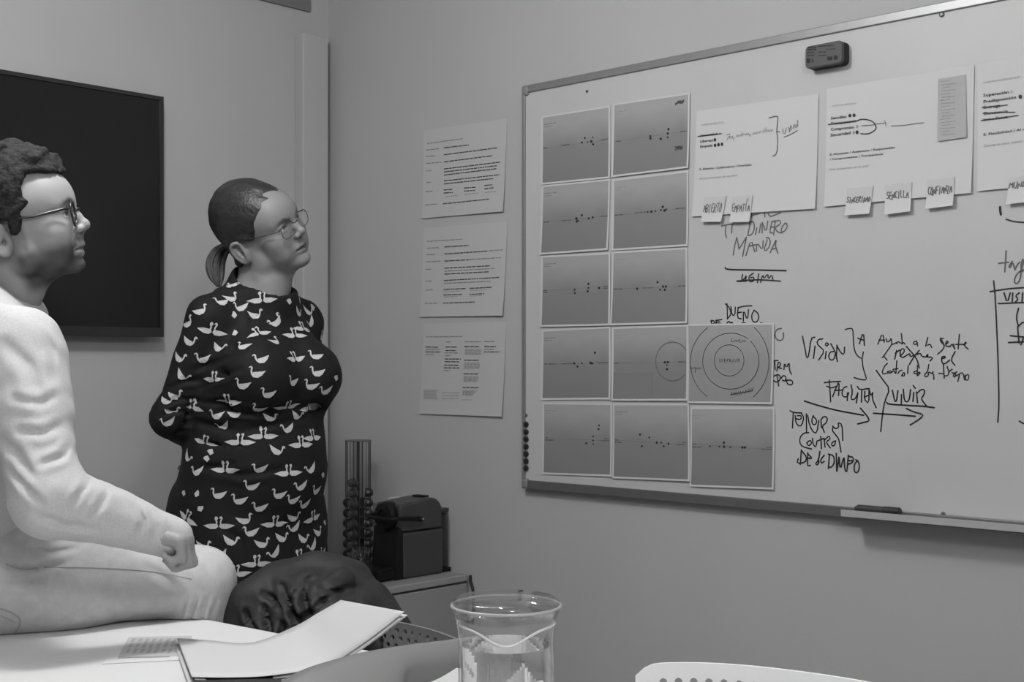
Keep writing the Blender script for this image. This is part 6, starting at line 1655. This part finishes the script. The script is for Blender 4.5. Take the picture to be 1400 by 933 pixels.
V = crease(V, [([(100, 604), (86, 624), (58, 634)], 5, .010), ([(128, 648), (112, 672), (98, 694)], 4.5, .008), ([(150, 664), (138, 690), (124, 710)], 4.5, .007), ([(90, 578), (60, 592), (28, 590)], 6, .007), ([(84, 538), (55, 552), (20, 546)], 6, .006), ([(50, 704), (90, 718), (135, 724)], 5, .006), ([(184, 690), (196, 712), (188, 738)], 4.5, .006), ([(12, 640), (36, 668), (58, 690)], 5, .006), ([(230, 706), (229, 730), (224, 753)], 2.2, .004), ([(60, 452), (72, 480), (74, 520)], 5, .005), ([(5, 470), (40, 500), (60, 560)], 9, .005), ([(205, 700), (212, 722), (206, 745)], 3.5, .004), ([(0, 600), (25, 622), (40, 650)], 7, .006)], P(0, 0, 2.3)@FW)
V = on_table(V, .003)
mk('sweatshirt', V, Q, M_sweat, man, smooth=True)
# jeans
M_jean = mat('pale_denim', .46, .8, .2, var=.10, vscale=45, bump=.08, bscale=220)
S = SDF([axis_coords(hipR[0]-.22, kneeR[0]+.14, .005), axis_coords(kneeR[1]-.16, hipL[1]+.26, .005), axis_coords(.05, TZ+.32, .005)])
S.el(pel, np.array([.122, .162, .125]), R3, .05)
legs(S, .004)
S.rc((hipR+pel)/2+np.array([0, 0, .01]), hipR*.6+kneeR*.4+np.array([0, 0, .006]), .10, .086, .05)
S.D[:, :, S.ax[2] < .085] = .2
S.noise(.0012, 40, 17)
V, Q = S.mesh(1)
V = crease(V, [([(256, 818), (250, 834), (245, 848)], 2.6, .006), ([(270, 816), (263, 834), (258, 850)], 2.6, .007), ([(284, 816), (277, 834), (272, 852)], 2.8, .007), ([(297, 820), (290, 838), (285, 856)], 2.6, .006), ([(44, 735), (80, 724), (115, 728)], 4, .007), ([(30, 748), (70, 756), (105, 750)], 4, .006), ([(5, 770), (45, 778), (85, 772)], 4, .006), ([(0, 800), (30, 796), (60, 790)], 5, .005), ([(200, 775), (230, 792), (250, 815)], 6, .004)])
V = on_table(V, .0015)
jeans = mk('jeans', V, Q, M_jean, man, smooth=True)
bj = BVHTree.FromPolygons([Vector(v) for v in V], [tuple(q) for q in Q.tolist()])
def seam(name, pts, r, m):
    out = []
    for x, y in smooth_pts([np.array(p, float) for p in pts], 2):
        h, n, i, d = bj.ray_cast(Vector(CAM), Vector(unit(ray(x, y))))
        if h is not None: out.append(np.array(h)+np.array(n)*r*.3)
    if len(out) > 1: MB().tube(out, r, 6).build(name, m, jeans, smooth=True)
M_seam = mat('denim_seam', .36, .8, .2)
seam('pocket_seam', [(1, 832), (14, 836), (28, 845), (27, 858), (20, 866)], .0013, M_seam); seam('pocket_seam', [(1, 842), (12, 846), (20, 851)], .0011, M_seam)
seam('side_seam', [(60, 776), (110, 776), (170, 778), (225, 784), (262, 792)], .0009, M_seam)
seam('hip_seam', [(8, 772), (28, 780), (52, 778)], .0014, M_seam)
# short dark hair
S = SDF([axis_coords(HM.O[0]-.20, HM.O[0]+.20, .0026), axis_coords(HM.O[1]-.20, HM.O[1]+.20, .0026), axis_coords(HM.O[2]-.14, HM.O[2]+.24, .0026)])
S.el(HM.p(.0, 0, .080), np.array([.1165, .087, .092]), HM.R, .01)
S.el(HM.p(-.03, 0, .035), np.array([.085, .083, .085]), HM.R, .02)
for s in (1, -1): S.rc(HM.p(.018, s*.070, .05), HM.p(.014, s*.069, .012), .012, .007, .02)
for (f, l, h) in ((.06, .03, .157), (.085, -.02, .142), (.02, -.04, .165), (-.03, .03, .168), (.04, .0, .168), (.095, .02, .128), (.07, -.045, .135), (-.06, -.04, .145), (.0, .055, .150), (-.01, -.065, .14)):
    S.el(HM.p(f, l, h-.006), (.018, .017, .012), HM.R, .012)
hair_cap(S, HM, [(.130, .094), (.100, .097), (.085, .101), (.058, .106), (.047, .085), (.045, .070), (.050, .055), (.034, .040), (.024, .012), (.014, .004), (.006, .010), (.008, .036), (-.010, .041), (-.031, .028), (-.036, -.02), (-.040, -.062), (-.2, -.062), (-.2, .25), (.14, .25)], .02)
S.noise(.0016, 150, 22); S.noise(.0012, 330, 23)
V, Q = S.mesh(0)
mk('hair', V, Q, mat('dark_wavy_hair', .020, .75, .2, var=.45, vscale=110, bump=.5, bscale=140), man, smooth=True)
glasses(man, HM, .1115, .0320, .0195, .0215, .0215, .0020, mat('dark_acetate', .015, .25, .5), thin_glass('spectacle_lens', .97, 1.3), sq=2.1)
for a_ in (ankR, ankL):
    S = SDF([axis_coords(a_[0]-.18, a_[0]+.26, .006), axis_coords(a_[1]-.16, a_[1]+.16, .006), axis_coords(-.01, .15, .006)])
    b_ = np.array([a_[0], a_[1], 0]); fwd_ = mf
    S.rc(b_+UP*.055-fwd_*.02, b_+UP*.05+fwd_*.03, .046, .048, .02); S.rc(b_+UP*.045+fwd_*.03, b_+UP*.034+fwd_*.17, .046, .038, .03); S.rc(b_+UP*.08, b_+UP*.06, .045, .045, .02)
    V, Q = S.mesh(1); V[:, 2] = np.maximum(V[:, 2], .001)
    mk('shoe', V, Q, mat('grey_trainer', .12, .6, .3), man, smooth=True)
